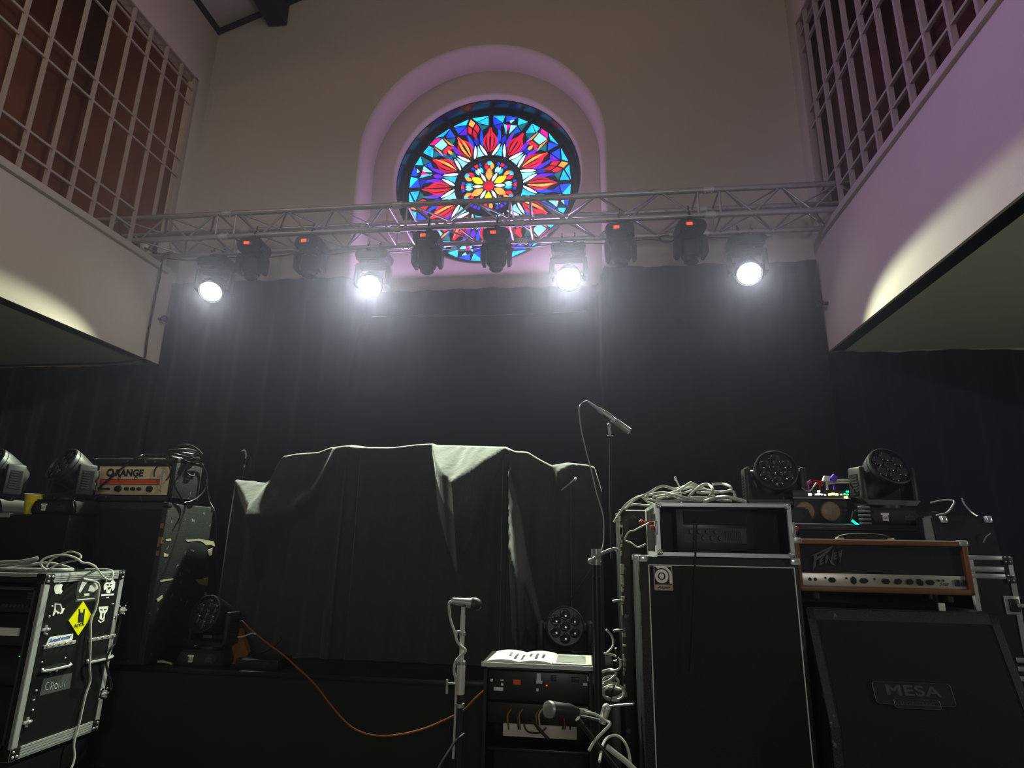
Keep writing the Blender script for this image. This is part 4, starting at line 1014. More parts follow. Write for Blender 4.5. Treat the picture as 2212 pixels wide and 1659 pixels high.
for k, (z0, z1_, nm) in enumerate(((.555, .68, 'mixer_unit'), (.46, .545, 'power_unit'), (.345, .36, 'shelf'))):
    b = MB(); b.box(.018, w - .018, .02, d - .03, z0, z1_, bevel=.003); u = b.build(nm, M['plastic'], kr)
    if k == 0:
        for (px, py, sx, sz, m) in ((1077, 1488, .022, .007, 'white'), (1117, 1473, .0175, .011, 'ored'), (1164, 1462, .010, .016, 'white'), (1165, 1473, .014, .006, 'white'), (1085, 1469, .008, .003, 'white'), (1062, 1469, .007, .006, 'chrome'), (1264, 1478, .010, .005, 'white'), (1270, 1466, .003, .010, 'white'), (1243, 1468, .018, .01, 'plastic2'), (1196, 1465, .012, .012, 'plastic2'), (1161, 1490, .005, .006, 'white'), (1085, 1478, .006, .005, 'white')):
            q = at(px, py, Y=KY + .015); b = MB(); b.box(q.x - KX0 - sx, q.x - KX0 + sx, .008, .022, q.z - sz, q.z + sz, bevel=.0015); b.build('label' if m in ('white', 'ored') else 'connector', M[m], u)
        b = MB(); q = at(1181, 1481, Y=KY + .015); b.sphere((q.x - KX0, .014, q.z), .003, seg=8); b.build('red_light', M['ledred'], u)
q0, q1 = at(1085, 1592, Y=KY), at(1246, 1573, Y=KY)
ps = thing('power_strip', 'pale power strip inside the bottom of the small rack', 'power strip', (q0.x, KY + .012, q0.z)); PT = Tr(-q0.x, -KY - .012, -q0.z)
b = MB(); b.T = PT; b.box(q0.x, q1.x, KY + .012, KY + .06, q0.z, q1.z, bevel=.005); b.build('housing', M['powerstrip'], ps)
for px, m in ((1098, 'amber'), (1119, 'cable'), (1123, 'amber'), (1160, 'amber'), (1166, 'cablewhite'), (1215, 'cable'), (1231, 'cable'), (1220, 'red')):
    q = at(px, 1582, Y=KY - .0); b = MB(); b.T = PT; b.tube([(q.x, KY + .013, q.z + .01), (q.x + .002, KY - .012, q.z + .025), (q.x - .004, KY - .005, q.z + .07), (q.x + .01, KY + .02, q.z + .09)], .004, sub=4); b.build('plug_lead', M[m], ps)
b = MB(); b.T = PT; b.tube([at(1132, 1565, Y=KY), at(1140, 1580, Y=KY - .02), at(1165, 1583, Y=KY - .02), at(1180, 1572, Y=KY)], .004, sub=5); b.build('plug_lead', M['cable'], ps)
b = MB(); b.T = PT; b.tube([at(1150, 1555, Y=KY), at(1165, 1575, Y=KY - .02), at(1185, 1597, Y=KY - .02)], .007, sub=5); b.build('plug_lead', M['cable'], ps)
# open book and folder
bk = thing('sheet_music_book', 'open white book of printed pages on the small rack', 'book', (0, 0, KZ + .012))
pl, pr = at(1052, 1428, Z=KZ + .014), at(1192, 1432, Z=KZ + .014)
b = MB(); n = 26; x0, x1 = pl.x, pr.x
top = []
for i in range(n + 1):
    t = i / n; zc = .004 + .010 * abs(math.sin(math.pi * (t * 2))) ** .8
    top.append((x0 + (x1 - x0) * t, zc))
A = [b.bm.verts.new((x, KY + .01, z)) for x, z in top]; B = [b.bm.verts.new((x + .012, KY + .27, z + .003)) for x, z in top]
C = [b.bm.verts.new((x, KY + .01, 0)) for x, z in top]; D = [b.bm.verts.new((x + .012, KY + .27, 0)) for x, z in top]
for i in range(n):
    for f in ((A[i], A[i + 1], B[i + 1], B[i]), (C[i + 1], C[i], D[i], D[i + 1]), (A[i + 1], A[i], C[i], C[i + 1]), (B[i], B[i + 1], D[i + 1], D[i])): b.bm.faces.new(f).smooth = True
for f in ((A[0], B[0], D[0], C[0]), (A[n], C[n], D[n], B[n])): b.bm.faces.new(f)
b.build('pages', M['paper'], bk)
b = MB(); rnd = random.Random(2)
for t in (.30, .40, .51, .63, .73, .83):
    for k in range(5):
        zc = .004 + .010 * abs(math.sin(math.pi * t * 2)) ** .8
        y0 = KY + .05 + .03 * k
        if rnd.random() < .85: b.box(x0 + (x1 - x0) * t, x0 + (x1 - x0) * t + .012, y0, y0 + .018, zc + .001, zc + .0028)
b.build('printed_line', M['ink'], bk)
b = MB(); b.box(pr.x + .004, KX1 - .002, KY + .006, KY + .26, KZ + .012, KZ + .018, bevel=.002); fo = tag(b.build('clear_folder', M['device']), 'pale grey folder beside the open book on the small rack', 'folder')
b = MB(); b.box(pr.x + .02, KX1 - .03, KY + .03, KY + .22, KZ + .018, KZ + .0195); b.build('cover_sheet', M['cablegrey'], fo)
wash('moving_head_wash', 'moving head wash light on the riser behind the small rack, lens facing forward', (*at(1221, 1400, Y=3.78).xy, .53), R(2), R(12), group='moving head wash lights standing on cases')

# tall boom stand with a condenser microphone
pb = at(1291, 1400, Y=2.92); pt = at(1300, 1196, Y=2.92)
bs = thing('boom_microphone_stand', 'tall black boom stand holding a microphone high above the bass cabinet', 'microphone stand', (pb.x, 2.92, 0))
X0 = pb.x
b = MB(); b.cyl((0, 0, .05), (0, 0, pt.z - .03), .017, seg=16); b.cyl((0, 0, .9), (0, 0, pt.z - .1), .020, seg=16); b.build('post', M['plastic'], bs)
b = MB(); q = [at(1276, 1212, Y=2.9), at(1300, 1196, Y=2.9), at(1326, 1186, Y=2.92), at(1335, 1190, Y=2.92)]
b.tube([Vector((v.x - X0, v.y - 2.92, v.z)) for v in q], .008, sub=4); b.sphere((q[0].x - X0, -.02, q[0].z), .014); b.cyl((-.022, 0, pt.z - .035), (.022, 0, pt.z - .035), .012); b.cyl((0, 0, pt.z - .05), (0, 0, pt.z + .02), .022); b.build('boom_clutch', M['steel'], bs)
v = at(1318, 942, Y=2.94)
b = MB(); b.cyl((q[2].x - X0 - .012, 0, pt.z - .02), (v.x - X0, .02, v.z), .0055, seg=10); b.cyl((v.x - X0 - .014, .02, v.z - .002), (v.x - X0 + .014, .02, v.z - .002), .006); b.build('boom_arm', M['rubber'], bs)
b = MB(); v2 = at(1316, 918, Y=2.94); b.cyl((v.x - X0, .02, v.z), (v2.x - X0, .02, v2.z), .007); b.sphere((v2.x - X0, .02, v2.z), .010); b.build('swivel', M['steel'], bs)
for k in range(3):
    a = R((75, 180, 285)[k]); b = MB(); b.tube([(0, 0, .22), (.10 * math.cos(a), .10 * math.sin(a), .10), (.2 * math.cos(a), .2 * math.sin(a), .012)], .010); b.build('leg', M['plastic'], bs)
m0, m1 = at(1268, 866, Y=2.94), at(1361, 933, Y=2.94)
cm = thing('condenser_microphone', 'silvery pencil microphone tilted on top of the tall boom stand', 'microphone', m0)
dv = m1 - m0; L_ = dv.length; q = dv.to_track_quat('Z', 'Y').to_matrix().to_4x4()
b = MB(); b.T = q; b.lathe([(.004, .0), (.006, .01), (.008, .06), (.0125, .075), (.0135, .10), (.0135, L_ * .66)], seg=18); b.build('body', M['alu'], cm)
b = MB(); b.T = q; b.lathe([(.0135, L_ * .66), (.0165, L_ * .70), (.0165, L_ - .004), (.013, L_)], seg=18); b.build('capsule', M['steel'], cm)
b = MB(); b.T = q; b.cyl((.004, .0, L_ * .40), (.004, .0, L_ * .58), .017); b.build('clip', M['rubber'], cm)
b = MB(); b.tube([v_ - m0 for v_ in (m0, at(1258, 870, Y=2.94), at(1251, 884, Y=2.94), at(1255, 925, Y=2.94), at(1265, 970, Y=2.94), at(1278, 1020, Y=2.94), at(1290, 1070, Y=2.94), at(1303, 1115, Y=2.94), at(1304, 1165, Y=2.94), at(1299, 1195, Y=2.90))], .0028, sub=5, seg=6); b.build('cable', M['cablegrey'], cm)
# guy of the cloth: thin line
cable([at(1286, 1215, Y=2.95), at(1262, 1252, Y=3.3), at(1240, 1285, Y=3.6), at(1222, 1318, Y=3.76)], .0025, M['cable'], 'thin black lead running from the boom stand clutch back to the lamp behind the rack')
# low dynamic microphone on a short stand
m0, m1 = at(1180, 1532, Y=2.22), at(1248, 1537, Y=2.32)
dm_ = thing('instrument_microphone', 'large dark microphone lying level on a short stand at the lower centre', 'microphone', m0)
dv = m1 - m0; L_ = dv.length; q = dv.to_track_quat('Z', 'Y').to_matrix().to_4x4()
b = MB(); b.T = q; b.lathe([(.019, .004), (.025, .006), (.0265, .012), (.0265, .018)], seg=22); b.build('grille_ring', M['steel'], dm_)
b = MB(); b.T = q; b.lathe([(.025, .016), (.0245, .05), (.022, L_ * .75), (.016, L_ * .9), (.0125, L_)], seg=22); b.build('body', M['plastic2'], dm_)
b = MB(); b.T = q; b.lathe([(.0105, L_ - .01), (.0105, L_ + .035), (.006, L_ + .06)], seg=14); b.build('connector', M['steel'], dm_)
b = MB(); b.tube([v_ - m0 for v_ in (at(1262, 1538, Y=2.33), at(1285, 1543, Y=2.34), at(1305, 1555, Y=2.34), at(1318, 1563, Y=2.32), at(1304, 1580, Y=2.3), at(1285, 1600, Y=2.28), at(1272, 1622, Y=2.26))], .005, sub=5); b.build('cable', M['cablewhite'], dm_)
p = at(1302, 1560, Y=2.36)
ss = thing('short_microphone_stand', 'short boom stand with bright knob holding the level microphone', 'microphone stand', (p.x + .10, 2.40, 0))
T0 = Vector((p.x + .10, 2.40, 0))
b = MB(); b.cyl((0, 0, .03), (0, 0, .46), .011, seg=14); b.cyl((0, 0, 0), (0, 0, .03), .11, .105, seg=28); b.build('post', M['plastic'], ss)
b = MB(); q = [at(x, y, Y=2.36) - T0 for x, y in ((1300, 1562), (1310, 1530))]; b.cyl(q[0], q[1], .014, seg=14); b.sphere(q[1], .016); b.build('knob', M['chrome'], ss)
b = MB(); q = [at(x, y, Y=Y_) - T0 for x, y, Y_ in ((1248, 1552, 2.34), (1300, 1620, 2.38), (1345, 1690, 2.40))]; b.tube(q[:2] + [Vector((0, 0, .45))], .010, seg=10); b.build('boom_arm', M['plastic'], ss)
b = MB(); q = [at(x, y, Y=2.36) - T0 for x, y in ((1308, 1528), (1330, 1524), (1368, 1521))]; b.tube(q, .004); b.build('tension_rod', M['steel'], ss)
b = MB(); q = [at(x, y, Y=2.36) - T0 for x, y in ((1304, 1560), (1275, 1553), (1252, 1548))]; b.tube(q, .008); b.build('clip_arm', M['plastic'], ss)

# tangle of cables hung beside the bass cabinet
rt = random.Random(11)
names = ['topmost loose loop of pale cable hung beside the boom stand', 'second loop of pale cable in the tangle beside the boom stand', 'third loop of pale cable in the tangle beside the boom stand', 'lowest big loop of pale cable in the tangle beside the boom stand', 'thin black lead dropping through the pale cable tangle']
pts = [[(1310, 1360), (1322, 1375), (1324, 1395), (1312, 1410), (1306, 1412), (1325, 1415), (1338, 1425), (1340, 1440), (1330, 1448), (1312, 1448), (1300, 1450)],
       [(1300, 1452), (1320, 1446), (1330, 1455), (1318, 1468), (1300, 1475), (1310, 1462), (1328, 1462), (1336, 1475), (1318, 1480), (1300, 1488)],
       [(1298, 1480), (1318, 1474), (1336, 1480), (1346, 1490), (1340, 1502), (1322, 1508), (1306, 1504), (1300, 1494), (1315, 1486), (1338, 1490)],
       [(1300, 1500), (1310, 1488), (1330, 1486), (1346, 1492), (1344, 1506), (1326, 1513), (1308, 1508), (1304, 1496)],
       [(1330, 1400), (1336, 1440), (1330, 1470), (1322, 1500), (1318, 1530)]]
for k, pl in enumerate(pts):
    cable([at(x, y, Y=2.99 + .012 * ((i * 7 + k * 3) % 4)) for i, (x, y) in enumerate(pl)], .0052 if k < 4 else .004, M['cablewhite' if k < 4 else 'cable'], names[k], sub=6)
b = MB(); q = at(1330, 1495, Y=3.04); b.box(q.x - .05, q.x + .04, 3.02, 3.06, q.z - .028, q.z + .028, bevel=.02, seg=4); b.box(q.x - .02, q.x + .02, 3.03, 3.06, .0, q.z, bevel=.004); tag(b.build('cable_box', M['plastic2']), 'rounded dark grey box inside the lowest cable loop', 'device')
cable([at(1295, 1645, Y=2.3), at(1302, 1610, Y=2.42), at(1315, 1592, Y=2.5), at(1335, 1590, Y=2.52), at(1352, 1608, Y=2.5), at(1361, 1640, Y=2.48), at(1362, 1690, Y=2.46)], .005, M['cablewhite'], 'arched pale cable at the bottom edge left of the bass cabinet')
cable([at(1310, 1612, Y=2.3), at(1330, 1628, Y=2.3), at(1352, 1645, Y=2.3), at(1380, 1672, Y=2.3)], .009, M['cablewhite'], 'thick pale cable slanting to the bottom edge left of the bass cabinet')

# ================================================================ STAGE RIGHT
def cabinet_corners(root, w, d, h, m='plastic', r=.04, front_only=False):
    for x in (0, w):
        for y in (0, d):
            for z in (0, h):
                b = MB(); sx, sy, sz = (1 if x else -1), (1 if y else -1), (1 if z else -1)
                b.box(min(x, x - sx * r) - .003, max(x, x - sx * r) + .003, min(y, y - sy * r) - .003, max(y, y - sy * r) + .003, min(z, z - sz * r * .7) - .003, max(z, z - sz * r * .7) + .003, bevel=.008); b.build('corner', M[m], root)
# tall bass cabinet
ax0, ay = .219, 2.80
w, d, h = .665, .41, 1.18
ba = thing('bass_cabinet', 'tall black bass speaker cabinet with a square spiral badge and white piping', 'speaker cabinet', (ax0, ay, .032))
b = MB(); b.box(0, w, .01, d, 0, h, bevel=.012); b.build('body', M['tolex'], ba)
b = MB(); b.box(.045, w - .03, -.003, .02, .04, h - .038); gr = b.build('grille', M['grille'], ba)
b = MB()
for x0, x1, z0, z1_ in ((.040, w - .025, h - .040, h - .0355), (.040, w - .025, .038, .0425), (.038, .0425, .04, h - .038), (w - .029, w - .0245, .04, h - .038)): b.box(x0, x1, -.006, .006, z0, z1_, bevel=.0015)
b.build('piping', M['white'], ba)
cabinet_corners(ba, w, d, h, 'chrome', .035)
for x in (.08, w - .08):
    for y in (.06, d - .06):
        b = MB(); b.cyl((x, y, -.032), (x, y, 0), .022); b.build('foot', M['rubber'], ba)
# badge
q0, q1 = at(1411, 1222, Y=ay - .005), at(1454, 1276, Y=ay - .005)
bw, bh = q1.x - q0.x, q0.z - q1.z; bx_, bz_ = q0.x - ax0, q1.z - .032
b = MB(); b.box(bx_, bx_ + bw, -.010, -.002, bz_, bz_ + bh, bevel=.001); bd = b.build('badge', M['silver'], ba); bd['label'] = 'silver square badge with a black and white spiral letter a'
b = MB(); b.box(bx_ + .004, bx_ + bw - .004, -.0112, -.0095, bz_ + bh * .24, bz_ + bh - .004); b.build('badge_field', M['ink'], bd)
b = MB(); ccx, ccz, rr_ = bx_ + bw * .42, bz_ + bh * .58, bw * .42
def arc(r0, r1, a0, a1, n=28):
    o_ = [(ccx + r1 * math.cos(R(a0 + (a1 - a0) * k / n)), ccz + r1 * math.sin(R(a0 + (a1 - a0) * k / n))) for k in range(n + 1)]
    i_ = [(ccx + r0 * math.cos(R(a1 + (a0 - a1) * k / n)), ccz + r0 * math.sin(R(a1 + (a0 - a1) * k / n))) for k in range(n + 1)]
    for k in range(n):
        b.face([(o_[k][0], -.0118, o_[k][1]), (o_[k + 1][0], -.0118, o_[k + 1][1]), (i_[n - k - 1][0], -.0118, i_[n - k - 1][1]), (i_[n - k][0], -.0118, i_[n - k][1])])
arc(0, rr_ * .32, 0, 360); arc(rr_ * .48, rr_ * .86, 0, 360); arc(rr_ * 1.0, rr_ * 1.30, -18, 120)
x_ = ccx + rr_ * .95; b.prism([(ccx + rr_ * .98, bz_ + bh * .29), (ccx + rr_ * 1.30, bz_ + bh * .29), (ccx + rr_ * 1.30, ccz + .002), (ccx + rr_ * .98, ccz - .004)], -.0119, -.0112, 'Y')
b.build('badge_letter', M['silver'], bd)
b = MB(); b.text('Ampeg', .017, Tr(bx_ + bw / 2, -.0105, bz_ + bh * .13) @ FRONT, shear=.45, ext=.0006, bold=.0003); b.build('badge_script', M['ink'], bd)
cable([at(1505, 1120, Y=ay - .02), at(1503, 1190, Y=ay - .02), at(1500, 1250, Y=ay - .022), at(1497, 1330, Y=ay - .02), at(1494, 1400, Y=ay - .02), at(1490, 1455, Y=ay - .018)], .0035, M['cable'], 'thin black lead hanging down the front of the tall bass cabinet')
# worn cabinet standing behind it
wb = thing('worn_speaker_cabinet', 'narrow view of a worn black speaker cabinet behind the tall bass cabinet', 'speaker cabinet', (.165, 3.31, 0))
b = MB(); b.box(0, .66, .01, .45, 0, 1.437, bevel=.012); b.build('body', M['tolexworn'], wb)
b = MB(); b.box(.05, .61, -.002, .02, .05, 1.39); b.build('grille', M['grille'], wb)
b = MB(); rnd = random.Random(4)
for k in range(26):
    z = rnd.uniform(.5, 1.38); b.box(.0, rnd.uniform(.006, .02), .004, .012, z, z + rnd.uniform(.01, .05), bevel=.002)
b.build('scuffed_edge', M['tear'], wb)
for z in (.98, .7, .84):
    b = MB(); b.tube([(.01, -.0, z), (-.02, -.012, z + .006), (-.045, -.012, z)], .007, sub=3); b.build('bracket', M['steel'], wb)
cabinet_corners(wb, .66, .45, 1.437, 'rubber', .03)
# rack case on the bass cabinet with a bass amplifier inside
rx0, rz0 = .300, 1.215
w, d, h = .565, .475, .222
rc_ = thing('shallow_rack_case', 'silver edged rack case with open dark front on the tall bass cabinet', 'flight case', (rx0, ay, rz0))
b = MB(); e = .012
b.box(0, w, 0, d, 0, e); b.box(0, w, 0, d, h - e, h); b.box(0, e, 0, d, 0, h); b.box(w - e, w, 0, d, 0, h); b.box(0, w, d - e, d, 0, h); b.build('shell', M['laminate'], rc_)
edges(rc_, w, d, h, t=.014)
for y0, y1, z0, z1_ in ((0, .06, 0, .04), (0, .06, h - .045, h), (d - .06, d, 0, h)): b = MB(); b.box(-.004, 0, y0, y1, z0, z1_); b.build('side_strip', M['alu'], rc_)
b = MB(); b.box(-.008, .004, -.004, .03, .085, .145, bevel=.003); b.box(w - .004, w + .014, -.004, .03, .085, .145, bevel=.003); b.build('latch', M['steel'], rc_)
b = MB(); b.box(-.026, -.008, .005, .025, .105, .125, bevel=.004); b.box(w + .014, w + .03, .0, .02, .11, .13, bevel=.004); b.build('latch_tab', M['red'], rc_)
for x in (.012, w - .012):
    for z in (.012, h - .012):
        b = MB(); b.sphere((x, .0, z), .013, seg=10); b.build('ball_corner', M['chrome'], rc_)
b = MB(); b.box(e, w - e, .16, .18, e, h - e); b.build('back_panel', M['headblack'], rc_)
am_ = thing('bass_amplifier', 'dim bass amplifier with two rows of knobs inside the silver edged rack case', 'amplifier', (rx0, ay, rz0 + .012))
q0, q1 = at(1483, 1172, Y=ay + .05), at(1606, 1142, Y=ay + .05)
b = MB(); b.box(.09, .42, .05, .155, 0, .19, bevel=.003); b.build('chassis', M['plastic'], am_)
b = MB(); X1, X2, Z1, Z2 = q0.x - rx0, q1.x - rx0, q0.z - rz0 - .012, q1.z - rz0 - .012
b.box(X1 - .01, X2 + .01, .044, .051, Z1, Z2); fp = b.build('control_panel', M['dimpanel'], am_)
b = MB(); b.box(X1 - .01, X2 + .01, .040, .051, Z2 + .015, Z2 + .075, bevel=.003); b.build('vent_grille', M['grille'], am_)
for r_ in range(2):
    for k in range(4):
        b = MB(); x = X1 + .02 + .035 * k + .017 * r_; z = Z2 - .016 - .027 * r_; b.cyl((x, .045, z), (x, .030, z), .010, .008, seg=14); b.build('knob', M['plastic'], fp)
b = MB()
for k in range(9): b.box(X1 + .165 + k * .008, X1 + .167 + k * .008, .040, .045, Z1 + .012, Z2 - .012)
b.build('slider', M['ink'], fp)

# hanging latch tabs and cords on the left of the rack case
cable([at(1402, 1130, Y=2.86), at(1385, 1138, Y=2.85), at(1370, 1146, Y=2.85), at(1358, 1150, Y=2.86), at(1350, 1166, Y=2.87), at(1362, 1172, Y=2.87), at(1378, 1182, Y=2.86), at(1395, 1175, Y=2.85)], .004, M['cablewhite'], 'knotted pale cord on the left side of the silver edged rack case')
b = MB(); q = at(1386, 1128, Y=2.88); b.sphere(q, .012, seg=10); b.cyl(q, (rx0 - .0, q.y, q.z), .005); tag(b.build('red_knob', M['red']), 'small red knob at the left side of the silver edged rack case', 'knob')
# pile of cables on the rack case
zt = rz0 + h
heap = [
 ([(1350, 1100), (1372, 1078), (1390, 1070), (1400, 1066), (1430, 1050), (1460, 1056), (1490, 1048), (1520, 1055), (1545, 1074)], 2.98, .0065, 'pale cable arching highest over the back of the cable pile'),
 ([(1332, 1120), (1350, 1092), (1372, 1076), (1385, 1072), (1400, 1085), (1420, 1090)], 3.05, .0055, 'pale cable sweeping off the left end of the cable pile'),
 ([(1326, 1128), (1345, 1100), (1370, 1090), (1395, 1092), (1420, 1088)], 3.1, .0055, 'lower pale cable running off the left end of the cable pile'),
 ([(1400, 1068), (1396, 1075), (1410, 1080), (1440, 1083), (1480, 1080), (1515, 1082)], 2.88, .0065, 'pale cable lying along the front of the cable pile'),
 ([(1400, 1070), (1430, 1064), (1460, 1070), (1490, 1077), (1520, 1079), (1536, 1068), (1540, 1057), (1530, 1047), (1516, 1048), (1500, 1060), (1488, 1072)], 2.90, .0062, 'pale cable with the big standing loop in the middle of the cable pile'),
 ([(1440, 1075), (1460, 1062), (1480, 1050), (1492, 1043), (1505, 1048), (1515, 1055)], 2.94, .006, 'pale cable peaking behind the big standing loop'),
 ([(1445, 1066), (1470, 1058), (1490, 1053), (1515, 1055), (1550, 1062), (1575, 1060), (1578, 1052), (1560, 1045), (1540, 1046)], 3.0, .0065, 'pale cable hooking round the right end of the cable pile'),
 ([(1506, 1063), (1530, 1065), (1560, 1063), (1580, 1060), (1588, 1070), (1586, 1078)], 2.93, .006, 'pale cable dropping at the right end of the cable pile'),
 ([(1410, 1074), (1430, 1070), (1450, 1068), (1480, 1064), (1505, 1056), (1535, 1060), (1560, 1064)], 2.92, .0055, 'short pale cable buried in the middle of the cable pile'),
 ([(1520, 1084), (1545, 1076), (1570, 1074), (1590, 1078), (1610, 1084)], 2.86, .009, 'thick pale cable bow at the right front of the cable pile'),
 ([(1418, 1078), (1450, 1072), (1475, 1078), (1500, 1074), (1530, 1076), (1555, 1080), (1580, 1082)], 2.96, .006, 'pale cable lying flat under the cable pile')]
for pl, y, r_, lab in heap:
    P_ = []
    for i, (x, yy) in enumerate(pl):
        q = at(x, yy, Y=y + .03 * math.sin(i * 1.9))
        if q.x > rx0 + .0: q.z = max(q.z, zt + r_ + .001)
        P_.append(q)
    cable(P_, r_, M['cablewhite'], lab, group='cables heaped on the silver edged rack case', sub=6)
b = MB(); q0, q1 = at(1460, 1036, Y=2.97), at(1470, 1056, Y=2.97); b.cyl(q1, q0, .004); b.sphere(q0 + (q0 - q1) * .1, .008, scale=(.8, .8, 1.5)); b.cyl((q1.x, q1.y, zt), q1, .004); tag(b.build('cable_tip', M['chrome']), 'bright connector tip sticking up out of the cable pile', 'connector')
# moving head and other lights behind
ax1 = .86
bk_ = thing('black_guitar_combo', 'wide black amplifier with a rounded front frame under the two moving heads', 'amplifier', (ax1, 3.27, 0))
w, d, h = .795, .46, 1.375
b = MB(); b.box(0, w, .01, d, 0, h, bevel=.014); b.build('body', M['tolex'], bk_)
b = MB(); b.prism([(.03, 1.05), (w - .03, 1.05), (w - .03, h - .055), (w - .055, h - .03), (.055, h - .03), (.03, h - .055)], -.002, .02, 'Y'); b.build('grille', M['grille'], bk_)
b = MB(); b.tube([(w - .022, .004, .9), (w - .022, .004, h - .06), (w - .034, .004, h - .036), (w - .06, .004, h - .022), (.06, .004, h - .022), (.034, .004, h - .036), (.022, .004, h - .06), (.022, .004, .9)], .008, seg=6); b.build('front_frame', M['plastic2'], bk_)
cabinet_corners(bk_, w, d, h, 'rubber', .035)
wash('moving_head_wash', 'moving head wash light behind the silver edged rack case, lens forward', (*at(1671, 1040, Y=3.47).xy, 1.375), R(-4), R(14), group='moving head wash lights standing on cases')
wash('moving_head_wash', 'moving head wash light at the right above the wood framed amplifier, lens up', (*at(1906, 1040, Y=3.44).xy, 1.375), R(12), R(28), group='moving head wash lights standing on cases', stickers=True)
# two-lamp blinder and power box
q = at(1768, 1128, Y=3.40)
bl = thing('blinder_light', 'dark floor lamp with two round honeycomb lenses between the moving heads', 'stage light', (q.x, 3.40, 1.375))
b = MB(); b.box(-.115, .15, .0, .14, .0, .135, bevel=.008); b.build('housing', M['plastic'], bl)
for px in (1739, 1794):
    v = at(px, 1104, Y=3.40); b = MB(); b.T = Tr(v.x - q.x, -.001, v.z - 1.375) @ RotX(R(90)); b.lathe([(.054, -.02), (.054, .006), (.049, .006), (.049, .0)], seg=28, cap0=False, cap1=False); rg = b.build('bezel', M['plastic2'], bl)
    b = MB(); b.T = Tr(v.x - q.x, -.001, v.z - 1.375) @ RotX(R(90)); b.lathe([(.05, -.004), (.05, .0), (.035, .006), (.002, .009)], seg=28); b.build('honeycomb_lens', M['honey'], rg)
b = MB(); b.box(-.13, .18, -.03, -.026, .0, .008); b.build('front_bar', M['alu'], bl)
pbx = thing('power_distribution_box', 'flat box with a row of bright indicator lights on top of the honeycomb lamp', 'device', (q.x, 3.40, 1.511))
b = MB(); b.box(-.115, .17, .0, .16, 0, .045, bevel=.004); b.build('body', M['plastic2'], pbx)
b = MB(); b.box(-.115, .17, -.004, .0, -.001, .004); b.build('edge_strip', M['alu'], pbx)
for k, (px, py, m, r_) in enumerate(((1750, 1068, 'ledwhite', .008), (1763, 1068, 'ledwhite', .0045), (1769, 1061, 'ledwhite', .006), (1769, 1067, 'ledwhite', .007), (1776, 1068, 'ledwhite', .0045), (1783, 1069, 'ledwhite', .004), (1793, 1068, 'ledyellow', .007), (1800, 1067, 'ledyellow', .008), (1808, 1068, 'ledyellow', .007), (1818, 1068, 'ledwhite', .004), (1825, 1067, 'ledgreen', .004), (1831, 1068, 'ledgreen', .005), (1831, 1062, 'ledteal', .007), (1828, 1074, 'ledyellow', .009))):
    v = at(px, py, Y=3.395); b = MB(); b.box(v.x - q.x - r_, v.x - q.x + r_, -.006, .004, v.z - 1.511 - r_ * .7, v.z - 1.511 + r_ * .7, bevel=.0015); b.build('indicator_light', M[m], pbx)
for (pts_, m, lab) in (([(1737, 1048), (1750, 1036), (1752, 1043), (1740, 1050)], 'pink', 'pink taped plug lying on the power box'), ([(1755, 1036), (1775, 1039), (1780, 1044), (1776, 1050), (1757, 1046)], 'red', 'red taped plug beside the pink plug'), ([(1780, 1028), (1792, 1029), (1790, 1040), (1776, 1040)], 'white', 'white taped plug with a dark mark beside the purple plug'), ([(1792, 1034), (1800, 1024), (1807, 1030), (1806, 1038), (1796, 1040)], 'purple', 'purple taped plug curling up on the power box')):
    b = MB(); V = [at(x, y, Y=3.44) for x, y in pts_]; b.prism([(v.x, v.z) for v in V], 3.43, 3.452, 'Y'); b.cyl((sum(v.x for v in V) / len(V), 3.44, 1.556), (sum(v.x for v in V) / len(V), 3.44, min(v.z for v in V) + .008), .006)
    tag(b.build('taped_plug', M[m]), lab, 'plug')
cable([at(1735, 1050, Y=3.42), at(1733, 1055, Y=3.41), at(1748, 1061, Y=3.385), at(1757, 1052, Y=3.39), at(1763, 1043, Y=3.42)], .0035, M['cablewhite'], 'small pale lead looping in front of the pink plug')
for k, lab in enumerate(('upper of the pale leads running from the purple plug to the right moving head', 'middle of the pale leads running from the purple plug to the right moving head', 'lower of the pale leads running from the purple plug to the right moving head')):
    cable([at(1788, 1040 + 3 * k, Y=3.45 - .01 * k), at(1810, 1037 + 3 * k, Y=3.45 - .01 * k), at(1845, 1036 + 4 * k, Y=3.47 - .01 * k)], .004, M['cablewhite'], lab)
b = MB()
for k in range(5): b.tube([(q.x + .20 + .028 * math.cos(a), 3.34 + .02 * math.sin(a), 1.384 + .02 * k) for a in [R(200 + 28 * j) for j in range(11)]], .006, sub=2)
o = tag(b.build('cable_coil', M['cablegrey']), 'ribbed coil of grey cable at the left foot of the right moving head', 'cable')
b = MB(); v = at(1848, 1127, Y=3.32); b.T = Tr(v.x, 3.325, 1.386) @ RotY(R(40)); b.cyl((-.018, 0, 0), (.018, 0, 0), .006); tag(b.build('teal_light', M['ledteal']), 'teal glowing cable end at the left foot of the right moving head', 'light')

